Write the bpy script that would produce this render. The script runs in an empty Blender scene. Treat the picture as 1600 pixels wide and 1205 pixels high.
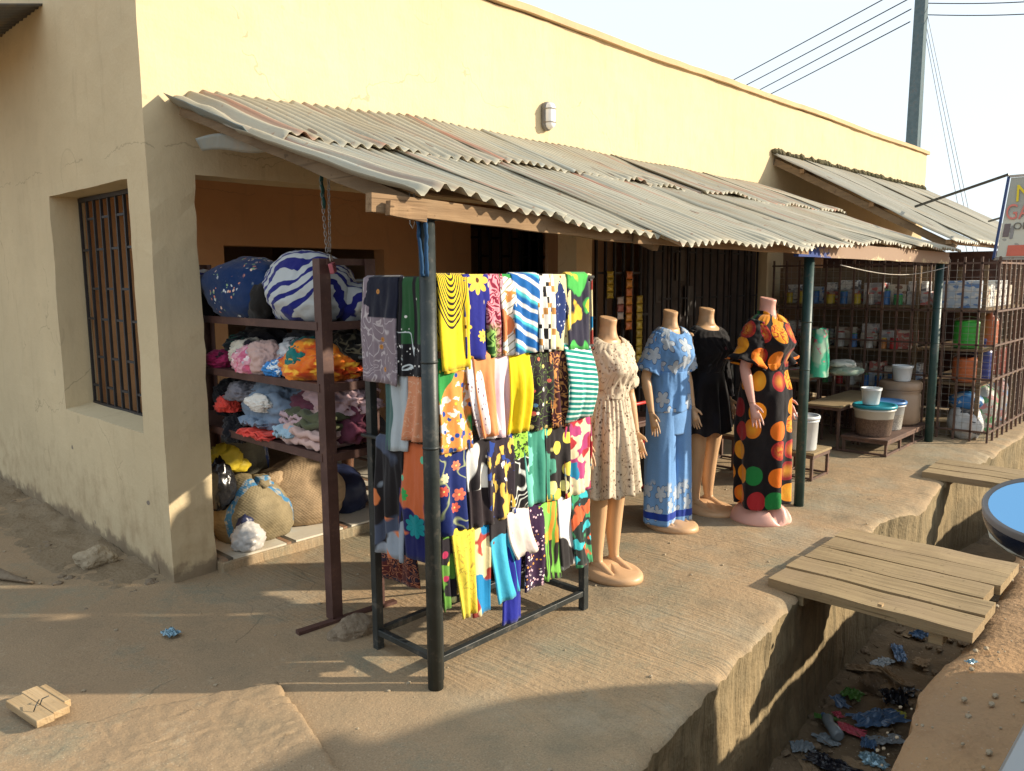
import bpy, bmesh, math, random
from mathutils import Vector, Matrix, noise as mn
R = math.radians
PI = math.pi
sc = bpy.context.scene
col = sc.collection

# ------------------------------------------------------------------ camera
CAM = Vector((-1.706, -4.138, 1.62))
RT = Vector((0.68712072, -0.72651593, -0.00630238))
UP = Vector((0.1017614, 0.0876472, 0.99094025))
FW = Vector((0.71938149, 0.68153692, -0.13415548))
cd = bpy.data.cameras.new('camera')
cd.sensor_width = 36; cd.lens = 36 * 1234.65 / 1600
cd.clip_start = 0.02; cd.clip_end = 2000
cam = bpy.data.objects.new('camera', cd); col.objects.link(cam)
m = Matrix.Identity(4)
for i in range(3):
    m[i][0] = RT[i]; m[i][1] = UP[i]; m[i][2] = -FW[i]; m[i][3] = CAM[i]
cam.matrix_world = m
sc.camera = cam

# ------------------------------------------------------------------ sky, sun, exposure
SUN_EL, SUN_AZ = 22.0, 136.4
w = bpy.data.worlds.new('World'); sc.world = w; w.use_nodes = True
sky = w.node_tree.nodes.new('ShaderNodeTexSky')
sky.sky_type = 'NISHITA'; sky.sun_disc = False
sky.sun_elevation = R(SUN_EL); sky.sun_rotation = R(SUN_AZ)
sky.air_density = 1.0; sky.dust_density = 2.0; sky.ozone_density = 1.0
bg = w.node_tree.nodes['Background']
hz = w.node_tree.nodes.new('ShaderNodeMix'); hz.data_type = 'RGBA'      # thin even dust haze over the blue sky
hz.inputs['Factor'].default_value = .82
_ia = [i for i in hz.inputs if i.type == 'RGBA']; _ia[1].default_value = (4.95, 5.55, 6.0, 1)
w.node_tree.links.new(sky.outputs[0], _ia[0])
w.node_tree.links.new([o for o in hz.outputs if o.type == 'RGBA'][0], bg.inputs[0]); bg.inputs[1].default_value = 0.122
sl = bpy.data.lights.new('sun', 'SUN'); sl.energy = 4.4; sl.angle = R(1.0); sl.color = (1.0, 0.87, 0.68)
so = bpy.data.objects.new('sun', sl); col.objects.link(so)
sdir = Vector((math.sin(R(SUN_AZ)) * math.cos(R(SUN_EL)), math.cos(R(SUN_AZ)) * math.cos(R(SUN_EL)), math.sin(R(SUN_EL))))
so.rotation_euler = sdir.to_track_quat('Z', 'Y').to_euler()
so.location = sdir * 40
sc.view_settings.view_transform = 'Standard'; sc.view_settings.look = 'None'
sc.view_settings.exposure = 0.8; sc.view_settings.gamma = 1.0
sc.view_settings.use_curve_mapping = False
try:
    sc.cycles.max_bounces = 10; sc.cycles.diffuse_bounces = 6
    sc.cycles.use_denoising = True
except Exception:
    pass

# ------------------------------------------------------------------ survey helper: a picture point on a known plane of the place
def at(x, y, ax, v):
    r = FW + RT * ((x - 800) / 1234.65) - UP * ((y - 602.5) / 1234.65)
    return CAM + r * ((v - CAM[ax]) / r[ax])

# ------------------------------------------------------------------ objects and properties
def tag(o, label=None, cat=None, group=None, kind=None):
    if label: o['label'] = label
    if cat: o['category'] = cat
    if group: o['group'] = group
    if kind: o['kind'] = kind
    return o
def thing(name, loc, label=None, cat=None, group=None, rz=0.0):
    o = bpy.data.objects.new(name, None); col.objects.link(o)
    o.location = loc; o.rotation_euler = (0, 0, rz); o.empty_display_size = .1
    return tag(o, label, cat, group)
def link(o, parent=None):
    col.objects.link(o)
    if parent: o.parent = parent
    return o
def copy_tree(o, parent=None):
    c = o.copy(); col.objects.link(c); c.parent = parent
    for ch in list(o.children): copy_tree(ch, c)
    return c
def origin_of(p):
    v = Vector((0, 0, 0))
    while p:
        v += p.location; p = p.parent
    return v

class MB:
    """collects shapes; build() links them as one mesh object. Points are world points unless local=True."""
    def __init__(s): s.v = []; s.f = []; s.u = {}; s.sm = []
    def add(s, vs, fs, smooth=False, uv=None):
        b = len(s.v); s.v += [Vector(p) for p in vs]
        for i, f in enumerate(fs):
            s.f.append([b + k for k in f]); s.sm.append(smooth)
            if uv: s.u[len(s.f) - 1] = [uv[k] for k in f]
        return s
    def box(s, c, size, M=None, taper=1.0):
        x, y, z = size[0] / 2, size[1] / 2, size[2] / 2
        vs = [Vector(((x if i & 1 else -x) * (taper if i & 4 else 1), (y if i & 2 else -y) * (taper if i & 4 else 1), z if i & 4 else -z)) for i in range(8)]
        if M is not None: vs = [M @ p for p in vs]
        c = Vector(c)
        return s.add([p + c for p in vs], [(0, 2, 3, 1), (4, 5, 7, 6), (0, 1, 5, 4), (2, 6, 7, 3), (0, 4, 6, 2), (1, 3, 7, 5)])
    def bb(s, lo, hi): return s.box([(a + b) / 2 for a, b in zip(lo, hi)], [abs(b - a) for a, b in zip(lo, hi)])
    def bar(s, a, b, w, h=None, upv=(0, 0, 1)):
        a, b = Vector(a), Vector(b); h = h or w
        d = (b - a); L = d.length; d = d / L
        u = Vector(upv)
        if abs(d.dot(u)) > .95: u = Vector((0, 1, 0))
        r = d.cross(u).normalized(); u = r.cross(d)
        M = Matrix((r, d, u)).transposed()
        return s.box((a + b) / 2, (w, L, h), M)
    def tube(s, pts, rad, n=10, caps=True, sx=1.0, smooth=True, up=None):
        pts = [Vector(p) for p in pts]; k = len(pts)
        rs = rad if isinstance(rad, (list, tuple)) else [rad] * k
        vs = []; pr = None
        for i, p in enumerate(pts):
            d = (pts[min(i + 1, k - 1)] - pts[max(i - 1, 0)]).normalized()
            if pr is None:
                u = Vector(up) if up else (Vector((0, 0, 1)) if abs(d.z) < .9 else Vector((0, 1, 0)))
            else: u = pr
            r = d.cross(u).normalized(); u = r.cross(d).normalized(); pr = u
            for j in range(n):
                a = 2 * PI * j / n
                vs.append(p + r * (math.cos(a) * rs[i] * sx) + u * (math.sin(a) * rs[i]))
        fs = [(i * n + j, i * n + (j + 1) % n, (i + 1) * n + (j + 1) % n, (i + 1) * n + j) for i in range(k - 1) for j in range(n)]
        s.add(vs, fs, smooth)
        if caps:
            b = len(s.v) - len(vs)
            s.f.append([b + j for j in range(n)][::-1]); s.sm.append(False)
            s.f.append([b + (k - 1) * n + j for j in range(n)]); s.sm.append(False)
        return s
    def cyl(s, a, b, r, n=14, r2=None): return s.tube([a, b], [r, r if r2 is None else r2], n)
    def lathe(s, c, prof, n=28, caps=True):
        c = Vector(c); k = len(prof)
        vs = [c + Vector((r * math.cos(2 * PI * j / n), r * math.sin(2 * PI * j / n), z)) for r, z in prof for j in range(n)]
        fs = [(i * n + j, i * n + (j + 1) % n, (i + 1) * n + (j + 1) % n, (i + 1) * n + j) for i in range(k - 1) for j in range(n)]
        s.add(vs, fs, True)
        if caps:
            b = len(s.v) - len(vs)
            s.f.append([b + j for j in range(n)][::-1]); s.sm.append(False)
            s.f.append([b + (k - 1) * n + j for j in range(n)]); s.sm.append(False)
        return s
    def grid(s, fn, nu, nv, smooth=True, wrap=False, uvf=None):
        vs = []; uv = []
        for i in range(nv + 1):
            for j in range(nu + (0 if wrap else 1)):
                u, v = j / nu, i / nv
                vs.append(fn(u, v)); uv.append(uvf(u, v) if uvf else (u, v))
        n = nu if wrap else nu + 1
        fs = []
        for i in range(nv):
            for j in range(nu):
                j2 = (j + 1) % n
                fs.append((i * n + j, i * n + j2, (i + 1) * n + j2, (i + 1) * n + j))
        return s.add(vs, fs, smooth, uv)
    def ico(s, c, size, sub=2, fn=None, smooth=True):
        bm = bmesh.new(); bmesh.ops.create_icosphere(bm, subdivisions=sub, radius=1)
        c = Vector(c); vs = []
        for v in bm.verts:
            p = v.co.copy()
            if fn: p = fn(p)
            vs.append(c + Vector((p.x * size[0], p.y * size[1], p.z * size[2])))
        fs = [[q.index for q in f.verts] for f in bm.faces]
        bm.free()
        return s.add(vs, fs, smooth)
    def build(s, name, mat, parent=None, local=False, bevel=0, solid=0, sub=0, remesh=0, offset=0):
        me = bpy.data.meshes.new(name)
        o0 = Vector((0, 0, 0)) if (local or not parent) else origin_of(parent)
        org = o0
        if not parent and not local and s.v:      # a one-mesh thing stands at its base
            xs = [p.x for p in s.v]; ys = [p.y for p in s.v]; zs = [p.z for p in s.v]
            org = Vector(((min(xs) + max(xs)) / 2, (min(ys) + max(ys)) / 2, min(zs)))
        me.from_pydata([p - org for p in s.v], [], s.f)
        me.polygons.foreach_set('use_smooth', s.sm)
        if s.u:
            ul = me.uv_layers.new(name='UVMap')
            for fi, uvs in s.u.items():
                p = me.polygons[fi]
                for k, li in enumerate(p.loop_indices): ul.data[li].uv = uvs[k]
        me.validate(); me.update()
        if mat: me.materials.append(mat)
        o = bpy.data.objects.new(name, me); link(o, parent)
        if not parent and not local: o.location = org
        if remesh:
            md = o.modifiers.new('r', 'REMESH'); md.mode = 'VOXEL'; md.voxel_size = remesh; md.use_smooth_shade = True
            md = o.modifiers.new('s', 'SMOOTH'); md.iterations = 4; md.factor = .5
        if bevel:
            md = o.modifiers.new('b', 'BEVEL'); md.width = bevel; md.segments = 2; md.limit_method = 'ANGLE'; md.angle_limit = R(40)
        if solid:
            md = o.modifiers.new('so', 'SOLIDIFY'); md.thickness = solid; md.offset = offset
        if sub:
            md = o.modifiers.new('su', 'SUBSURF'); md.levels = sub; md.render_levels = sub
        return o
def nz(x, y, z=0.0): return mn.noise(Vector((x, y, z)))
def lerp(a, b, t): return a + (b - a) * t
def interp(tab, x):
    if x <= tab[0][0]: return tab[0][1]
    for (x0, y0), (x1, y1) in zip(tab, tab[1:]):
        if x <= x1: return lerp(y0, y1, (x - x0) / (x1 - x0))
    return tab[-1][1]
def smooth(a, b, x):
    t = max(0, min(1, (x - a) / (b - a))); return t * t * (3 - 2 * t)

# ------------------------------------------------------------------ material kit: sockets with arithmetic
class S:
    def __init__(s, g, k): s.g = g; s.k = k
    def _m(s, op, *a): return s.g.math(op, s, *a)
    def __add__(s, o): return s._m('ADD', o)
    __radd__ = __add__
    def __sub__(s, o): return s._m('SUBTRACT', o)
    def __rsub__(s, o): return s.g.math('SUBTRACT', o, s)
    def __mul__(s, o): return s._m('MULTIPLY', o)
    __rmul__ = __mul__
    def __truediv__(s, o): return s._m('DIVIDE', o)
    def sin(s): return s._m('SINE')
    def cos(s): return s._m('COSINE')
    def abs(s): return s._m('ABSOLUTE')
    def fract(s): return s._m('FRACT')
    def floor(s): return s._m('FLOOR')
    def sqrt(s): return s._m('SQRT')
    def gt(s, o): return s._m('GREATER_THAN', o)
    def lt(s, o): return s._m('LESS_THAN', o)
    def mod(s, o): return s._m('FLOORED_MODULO', o)
    def max(s, o): return s._m('MAXIMUM', o)
    def min(s, o): return s._m('MINIMUM', o)
    def step(s, a, b):      # soft step from a to b
        n = s.g.n('ShaderNodeMapRange'); n.clamp = True
        s.g.set(n.inputs['Value'], s); n.inputs['From Min'].default_value = a; n.inputs['From Max'].default_value = b
        return S(s.g, n.outputs[0])
def rgba(c): return (c[0], c[1], c[2], 1.0)
class Mat:
    def __init__(s, name, rough=.8, spec=.3, metal=0.0):
        s.m = bpy.data.materials.new(name); s.m.use_nodes = True
        s.t = s.m.node_tree; s.b = s.t.nodes['Principled BSDF']
        s.b.inputs['Roughness'].default_value = rough; s.b.inputs['Metallic'].default_value = metal
        s.b.inputs['Specular IOR Level'].default_value = spec
        s._c = {}
    def n(s, t): return s.t.nodes.new(t)
    def set(s, inp, v):
        if isinstance(v, S): s.t.links.new(v.k, inp)
        elif isinstance(v, (tuple, list)) and inp.type == 'RGBA': inp.default_value = rgba(v)
        else: inp.default_value = v
    def math(s, op, *a):
        n = s.n('ShaderNodeMath'); n.operation = op
        for i, v in enumerate(a): s.set(n.inputs[i], v)
        return S(s, n.outputs[0])
    def co(s, kind='Object'):
        if kind not in s._c:
            if 'tc' not in s._c: s._c['tc'] = s.n('ShaderNodeTexCoord')
            s._c[kind] = S(s, s._c['tc'].outputs[kind])
        return s._c[kind]
    def geo(s):
        n = s.n('ShaderNodeNewGeometry'); return S(s, n.outputs['Position'])
    def xyz(s, v):
        n = s.n('ShaderNodeSeparateXYZ'); s.set(n.inputs[0], v); return [S(s, n.outputs[i]) for i in range(3)]
    def vec(s, x, y, z=0.0):
        n = s.n('ShaderNodeCombineXYZ')
        for i, v in enumerate((x, y, z)): s.set(n.inputs[i], v)
        return S(s, n.outputs[0])
    def mapv(s, v, sc=(1, 1, 1), rot=(0, 0, 0), loc=(0, 0, 0)):
        n = s.n('ShaderNodeMapping'); s.set(n.inputs[0], v)
        n.inputs['Location'].default_value = loc; n.inputs['Rotation'].default_value = rot; n.inputs['Scale'].default_value = sc
        return S(s, n.outputs[0])
    def noise(s, v, scale=5, detail=3, rough=.55, dist=0.0, color=False):
        n = s.n('ShaderNodeTexNoise'); s.set(n.inputs['Vector'], v)
        n.inputs['Scale'].default_value = scale; n.inputs['Detail'].default_value = detail
        n.inputs['Roughness'].default_value = rough; n.inputs['Distortion'].default_value = dist
        return S(s, n.outputs['Color' if color else 'Fac'])
    def voro(s, v, scale=5, rand=1.0, feat='F1', dim='3D'):
        n = s.n('ShaderNodeTexVoronoi'); n.feature = feat; n.voronoi_dimensions = dim
        s.set(n.inputs['Vector'], v); n.inputs['Scale'].default_value = scale; n.inputs['Randomness'].default_value = rand
        s.vn = n
        return S(s, n.outputs['Distance'])
    def vcol(s):            # random 0..1 per cell of the last voronoi
        n = s.n('ShaderNodeSeparateColor'); s.t.links.new(s.vn.outputs['Color'], n.inputs[0])
        return [S(s, n.outputs[i]) for i in range(3)]
    def vpos(s): return S(s, s.vn.outputs['Position'])
    def warp(s, v, scale, amt, detail=2):
        c = s.noise(v, scale, detail, color=True)
        a = s.n('ShaderNodeVectorMath'); a.operation = 'MULTIPLY_ADD'
        s.set(a.inputs[0], c); a.inputs[1].default_value = (amt,) * 3; s.set(a.inputs[2], v)
        return S(s, a.outputs[0])
    def mix(s, f, a, b, mode='MIX'):
        n = s.n('ShaderNodeMix'); n.data_type = 'RGBA'; n.blend_type = mode
        s.set(n.inputs['Factor'], f); s.set(n.inputs['A'], a) if False else None
        ia = [i for i in n.inputs if i.name == 'A' and i.type == 'RGBA'][0]; ib = [i for i in n.inputs if i.name == 'B' and i.type == 'RGBA'][0]
        s.set(ia, a); s.set(ib, b)
        return S(s, [o for o in n.outputs if o.type == 'RGBA'][0])
    def ramp(s, f, stops, const=False):
        n = s.n('ShaderNodeValToRGB'); e = n.color_ramp
        if const: e.interpolation = 'CONSTANT'
        while len(e.elements) < len(stops): e.elements.new(.5)
        for el, (p, c) in zip(e.elements, stops): el.position = p; el.color = rgba(c)
        s.set(n.inputs[0], f)
        return S(s, n.outputs[0])
    def bump(s, h, strength=.3, dist=.01):
        n = s.n('ShaderNodeBump'); n.inputs['Strength'].default_value = strength; n.inputs['Distance'].default_value = dist
        s.set(n.inputs['Height'], h)
        if getattr(s, '_b', None): s.t.links.new(s._b, n.inputs['Normal'])
        s._b = n.outputs[0]; s.t.links.new(n.outputs[0], s.b.inputs['Normal'])
        return s
    def out(s, c=None, rough=None):
        if c is not None: s.set(s.b.inputs['Base Color'], c)
        if rough is not None: s.set(s.b.inputs['Roughness'], rough)
        return s.m
def hexc(h):               # '#rrggbb' picture colour to linear
    f = lambda v: v / 12.92 if v <= .04045 else ((v + .055) / 1.055) ** 2.4
    return tuple(f(int(h[i:i + 2], 16) / 255) for i in (1, 3, 5))
# ------------------------------------------------------------------ surface materials
def orand(g):
    n = g.n('ShaderNodeObjectInfo'); return S(g, n.outputs['Random'])
def wall_mat(name, c, dirt=True):
    g = Mat(name, .88, .15); p = g.geo(); x, y, z = g.xyz(p)
    n1 = g.noise(p, .9, 5, .6); n2 = g.noise(p, 7, 4, .6); n3 = g.noise(p, 45, 3, .6)
    cc = g.mix(n1.step(.35, .7), tuple(v * .90 for v in c), tuple(v * 1.05 for v in c))
    cc = g.mix(n2.step(.52, .75) * .35, cc, tuple(v * .80 for v in c))
    # rubbed, brushed streaks and splash dirt in the lowest half metre, uneven
    st = g.noise(g.mapv(p, (9, 9, 1.6)), 1.0, 4, .65)
    cc = g.mix(st.step(.58, .72) * .22, cc, (.30, .22, .13))
    if dirt:
        low = (.50 + (n2 - .5) * 1.0 - z).step(0, .6) * (n2 * .6 + st * .5).step(.36, .62)
        cc = g.mix(low * .5, cc, (.28, .17, .09)); cc = g.mix((.10 + (n2 - .5) * .25 - z).step(0, .05) * .8, cc, (.20, .15, .10))
        chip = g.voro(g.warp(p, 6, .12), 3.1, 1.0)
        cc = g.mix((chip.lt(.055) * (1.2 - z).step(0, .6)), cc, (.24, .20, .16))
    # hairline cracks
    ck = g.voro(g.warp(p, 2.2, .5, 4), .75, 1.0, 'DISTANCE_TO_EDGE')
    cc = g.mix(ck.lt(.0022) * n1.gt(.56) * .4, cc, (.25, .19, .12))
    cl = ((z - 2.30 + x * .0) + (g.noise(p, 2.2, 5, .7) - .5) * .22).abs().lt(.0035) * g.noise(p, 1.7, 2).gt(.46)
    cc = g.mix(cl * .32, cc, (.22, .17, .11))                     # plaster joint that opened along the lintel
    pt = g.voro(p, 1.15, 1.0); cc = g.mix((pt - .16).abs().lt(.006) * n2.gt(.48) * .2, cc, (.30, .23, .15)); cc = g.mix(pt.lt(.16) * .08, cc, (.55, .43, .26))
    hs = g.voro(g.warp(p, 9, .08), 5.5, 1.0); cc = g.mix(hs.lt(.07) * n1.gt(.5) * .25, cc, (.33, .26, .17))
    g.bump(n2 * .6 + n3 * .3 + st * .5 + cl * -.6, .45, .014)
    return g.out(cc)
WALL = (.615, .50, .315)
M_wall = wall_mat('cream_plaster', WALL)
M_wall_in = wall_mat('shaded_veranda_plaster', (.58, .335, .17), False)  # veranda shade and warm bounce put into a darker plaster colour
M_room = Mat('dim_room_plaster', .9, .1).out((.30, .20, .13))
def concrete_mat(name, apron=True):
    g = Mat(name, .92, .12); p = g.geo(); x, y, z = g.xyz(p)
    big = g.noise(p, .55, 4, .6); med = g.noise(p, 2.6, 5, .65); fine = g.noise(p, 38, 4, .7)
    slab = (x - .1 + (big - .5) * .8).step(0, .35)
    br = g.noise(g.mapv(g.warp(p, 1.5, .12), (46, 2.2, 1), (0, 0, R(-14))), 1.0, 3, .6)
    dust = (big * .6 + med * .5).step(.43, .64)
    c = g.mix(med.step(.3, .75), (.235, .19, .125), (.37, .29, .185))
    c = g.mix(dust * .8, c, (.45, .30, .17))
    left = (.35 - x + (med - .5) * 1.6).step(0, .8)      # trodden earth over the slab beside the building
    c = g.mix(left * .62, c, (.31, .215, .13))
    c = g.mix(br.step(.55, .70) * med.step(.34, .56) * slab * .5, c, (.15, .125, .09))
    c = g.mix(g.noise(p, 5.5, 5, .7).step(.60, .70) * .4, c, (.46, .37, .25))
    ck = g.voro(g.warp(p, 1.4, .55, 4), .55, 1.0, 'DISTANCE_TO_EDGE')
    c = g.mix(ck.lt(.0018) * big.gt(.56) * .4, c, (.10, .08, .055))
    sp = g.voro(p, 26, 1.0)
    c = g.mix(sp.lt(.09) * .5, c, (.12, .10, .07))
    green_blot = (g.noise(p, 1.3, 4, .6) * .55 + fine * .2 + med * .3).step(.53, .66)
    c = g.mix(green_blot * .7, c, (.20, .205, .15)); c = g.mix(g.noise(p, .9, 5, .65).step(.52, .64) * slab * .55, c, (.36, .33, .25))                       # greenish blotches
    gr = g.noise(p, 130, 3, .75)
    c = g.mix(gr.step(.45, .72) * .45, c, (.13, .10, .07)); c = g.mix(gr.step(.42, .25) * .35, c, (.55, .43, .29))
    peb = g.voro(g.warp(p, 30, .01), 70, 1.0); c = g.mix(peb.lt(.16) * med.gt(.5) * .45, c, (.50, .42, .31))
    g.bump(br * med.step(.25, .55) * slab, .62 if apron else .12, .013); g.bump(med * .7 + fine * .45 + gr * .22, .55, .015)
    return g.out(c)
M_apron = concrete_mat('broomed_concrete')
def drain_mat():
    g = Mat('drain_concrete', .93, .1); p = g.geo(); x, y, z = g.xyz(p)
    st = g.noise(g.mapv(p, (16, 4, 1.3)), 1.0, 5, .65); med = g.noise(p, 3.0, 5, .65)
    c = g.mix(st.step(.35, .7), (.17, .135, .08), (.40, .30, .17))
    c = g.mix((st * .5 + med * .5).step(.5, .6) * .55, c, (.10, .09, .06))
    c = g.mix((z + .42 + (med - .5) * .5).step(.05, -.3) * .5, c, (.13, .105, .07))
    g.bump(st + med * .8 + g.noise(p, 30, 3) * .4, .7, .03)
    return g.out(c)
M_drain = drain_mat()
def dirt_mat(name, a, b, c3):
    g = Mat(name, .97, .05); p = g.geo()
    n1 = g.noise(p, .8, 4, .6); n2 = g.noise(p, 5, 5, .7); n3 = g.noise(p, 60, 3, .7)
    c = g.mix(n1.step(.35, .65), a, b)
    c = g.mix(n2.step(.52, .72) * .6, c, c3)
    pb = g.voro(p, 34, 1.0)
    c = g.mix(pb.lt(.13) * n2.gt(.48) * .6, c, (.38, .30, .22))
    g.bump(n2 * 1.0 + n3 * .35 + pb * .25, .7, .025)
    return g.out(c)
M_dirt = dirt_mat('laterite_dirt', (.40, .245, .125), (.33, .215, .125), (.26, .16, .09))
M_silt = dirt_mat('drain_silt', (.13, .095, .06), (.19, .14, .09), (.075, .06, .045))
def zinc_mat(name, base, rust=.5):
    g = Mat(name, .62, .35, .12); p = g.geo(); rn = orand(g); x, y, z = g.xyz(p)
    q = g.vec(x + rn * 13.0, y, z)
    dust = g.noise(g.mapv(q, (6, 1.1, 1.1)), 1.0, 5, .6)
    stk = g.noise(g.mapv(q, (15, .55, .55)), 1.0, 4, .6)
    c = g.mix(dust.step(.35, .65), base, tuple(v * .72 for v in base))
    c = g.mix(dust.step(.50, .72) * .75, c, (.40, .325, .21))
    pan = g.noise(g.mapv(q, (3.3, .25, .25)), 1.0, 2)
    c = g.mix(stk.step(.53, .62) * pan.step(.44, .56) * rust, c, (.33, .135, .085))
    c = g.mix(stk.step(.40, .33) * .5, c, (.28, .32, .31))
    c = g.mix(rn.step(.0, 1.0) * .35, c, g.mix(.5, c, (.17, .145, .11)))
    nl = g.voro(g.mapv(p, (6.6, 1.25, .01)), 1.0, .25); c = g.mix(nl.lt(.05) * .8, c, (.12, .07, .045))      # nail heads with rust marks
    c = g.mix(g.noise(q, 16, 4, .7).step(.64, .70) * rust * .8, c, (.24, .11, .06))
    g.bump(dust + g.noise(q, 22, 3) * .4, .3, .012)
    return g.out(c, (dust * .35 + .42))
M_zinc = zinc_mat('weathered_zinc', (.40, .375, .29), .8)
M_zinc2 = zinc_mat('grey_zinc', (.36, .345, .28), .12)
M_zinc3 = zinc_mat('dark_zinc', (.16, .17, .185), .1)
M_zincb = zinc_mat('bluish_zinc', (.20, .27, .29), .1)
def wood_mat(name, a, b, ax=1, sc=1.0):
    g = Mat(name, .85, .15); p = g.co('Object'); rn = orand(g)
    s = [26, 26, 26]; s[ax] = 1.6
    x, y, z = g.xyz(p); q = g.vec(x + rn * 7.0, y + rn * 3.0, z)
    gr = g.noise(g.mapv(q, [k * sc for k in s]), 1.0, 4, .65, .4); n2 = g.noise(q, 4, 3)
    c = g.mix(gr.step(.32, .68), a, b)
    c = g.mix(n2.step(.5, .75) * .4, c, tuple(v * .6 for v in a))
    s2 = [60, 60, 60]; s2[ax] = 1.0
    cr = g.noise(g.mapv(q, s2), 1.0, 2)
    c = g.mix(cr.step(.66, .70) * .7, c, tuple(v * .25 for v in a))
    c = g.mix(rn * .45, c, tuple(v * .55 for v in b)); c = g.mix(g.noise(q, 2.3, 4).step(.5, .7) * .5, c, (.30, .22, .14))
    c = g.mix(g.noise(q, 30, 3).step(.66, .72) * .6, c, tuple(v * .35 for v in a))
    g.bump(gr + cr * .8, .6, .008)
    return g.out(c)
M_plank = wood_mat('weathered_plank', (.27, .195, .11), (.40, .30, .17), 1)
M_timber_x = wood_mat('sawn_timber', (.20, .125, .07), (.36, .235, .13), 0)
M_timber_y = wood_mat('sawn_rafter', (.15, .105, .065), (.27, .19, .115), 1)
M_block = wood_mat('pale_offcut', (.40, .27, .14), (.56, .41, .24), 1)
def metal_mat(name, c, rough=.5, wear=None, metal=0.0, spec=.4):
    g = Mat(name, rough, spec, metal); p = g.geo()
    n = g.noise(p, 9, 4, .65); n2 = g.noise(p, 55, 3)
    cc = g.mix(n.step(.4, .7), c, tuple(v * 1.35 + .008 for v in c))
    if wear: cc = g.mix((n * .6 + n2 * .45).step(.57, .63) * .7, cc, wear)
    g.bump(n2, .15, .004)
    return g.out(cc, n * .25 + (rough - .12))
M_black = metal_mat('black_paint', (.022, .026, .026), .42, (.10, .09, .075))
M_pipe = metal_mat('dark_pipe', (.020, .026, .025), .45, (.075, .07, .06))
M_green = metal_mat('dark_green_pipe', (.018, .05, .048), .45, (.08, .08, .07))
M_brown = metal_mat('brown_angle_iron', (.075, .035, .028), .55, (.13, .065, .045))
M_rust = metal_mat('rusty_bar', (.095, .055, .040), .75, (.20, .10, .055))
M_grille = metal_mat('dark_grille', (.016, .015, .017), .55)
M_steel = metal_mat('dull_steel', (.30, .28, .25), .45, (.2, .13, .08), .6)
def plain(name, c, rough=.5, spec=.4, trans=0.0, metal=0.0, alpha=1.0):
    g = Mat(name, rough, spec, metal)
    if trans: g.b.inputs['Transmission Weight'].default_value = trans
    p = g.co('Object'); n = g.noise(p, 11, 4, .6)
    cc = g.mix(n.step(.35, .75) * .5, c, tuple(v * .72 for v in c))
    g.bump(g.noise(p, 40, 3), .1, .004)
    return g.out(cc)
# ------------------------------------------------------------------ 1. the setting
def edge_y(x):      # front edge of the concrete apron along the drain
    return interp([(-9, -3.1), (-1, -2.93), (.38, -2.744), (1.0, -2.665), (1.91, -2.555), (2.6, -2.49), (3.3, -2.43), (3.75, -2.40), (4.0, -2.46), (4.3, -2.51), (5.0, -2.44), (5.6, -2.36), (6.2, -2.44), (7.0, -2.46), (8, -2.47), (30, -2.47)], x)
def rim_y(x):       # roadside rim of the drain
    return interp([(-9, -3.75), (.88, -3.36), (1.63, -3.265), (2.3, -3.29), (3.6, -3.21), (8, -3.15), (30, -3.1)], x)
XS = [-9 + .25 * i for i in range(32)] + [-1 + .025 * i for i in range(200)] + [4 + .05 * i for i in range(80)] + [8 + .4 * i for i in range(56)]
def apron_z(x, y):
    return .010 * nz(x * 1.1, y * 1.1, 3) + .004 * nz(x * 5, y * 5, 7)
mb = MB(); rows = 100
def apron_pt(x, t):
    e = edge_y(x) + .014 * nz(x * 3.3, 1.7) + .013 * nz(x * 11, 9.1) + .010 * nz(x * 27, 3.1)
    y = lerp(e, 7.0, t ** 2.6)
    d = y - e
    ch = max(0, nz(x * 6, 5.5) + .35 * nz(x * 19, 1.1) - .05)
    z = apron_z(x, y) - .016 * math.exp(-d / .012) - .05 * ch * math.exp(-(d / (.02 + .09 * ch)) ** 2) - .010 * math.exp(-d / .10) * (1 + nz(x * 7, y * 9)) + .006 * nz(x * 30, y * 22, 4) * math.exp(-d / .12)
    return (x, y, z)
mb.grid(lambda u, v: apron_pt(XS[int(round(u * (len(XS) - 1)))], v), len(XS) - 1, rows)
apron = mb.build('concrete_apron', M_apron); tag(apron, kind='structure')
# drain: wall under the apron, silted floor, earth wall on the road side
mb = MB()
def dwall(u, v):
    x = XS[int(round(u * (len(XS) - 1)))]
    e = edge_y(x) + .014 * nz(x * 3.3, 1.7) + .013 * nz(x * 11, 9.1) + .010 * nz(x * 27, 3.1)
    e0 = apron_pt(x, 0); z = lerp(e0[2], -.90, v)
    y = e + .012 * smooth(0, .1, v) - .03 * v + .028 * nz(x * 2.1, z * 3, 4) * v + .012 * nz(x * 9, z * 9, 2) * smooth(0, .1, v)
    if v == 0: y = e0[1]
    return (x, y, z)
mb.grid(dwall, len(XS) - 1, 26)
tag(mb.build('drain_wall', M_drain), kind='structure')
mb = MB()
def dfloor(u, v):
    x = XS[int(round(u * (len(XS) - 1)))]
    y = lerp(edge_y(x) + .1, rim_y(x) - .1, v)
    return (x, y, -.77 + .05 * nz(x * 1.8, y * 2.4, 5) + .025 * nz(x * 7, y * 7, 1) + .05 * abs(v - .5))
mb.grid(dfloor, len(XS) - 1, 18)
tag(mb.build('drain_floor', M_silt), kind='structure')
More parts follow.
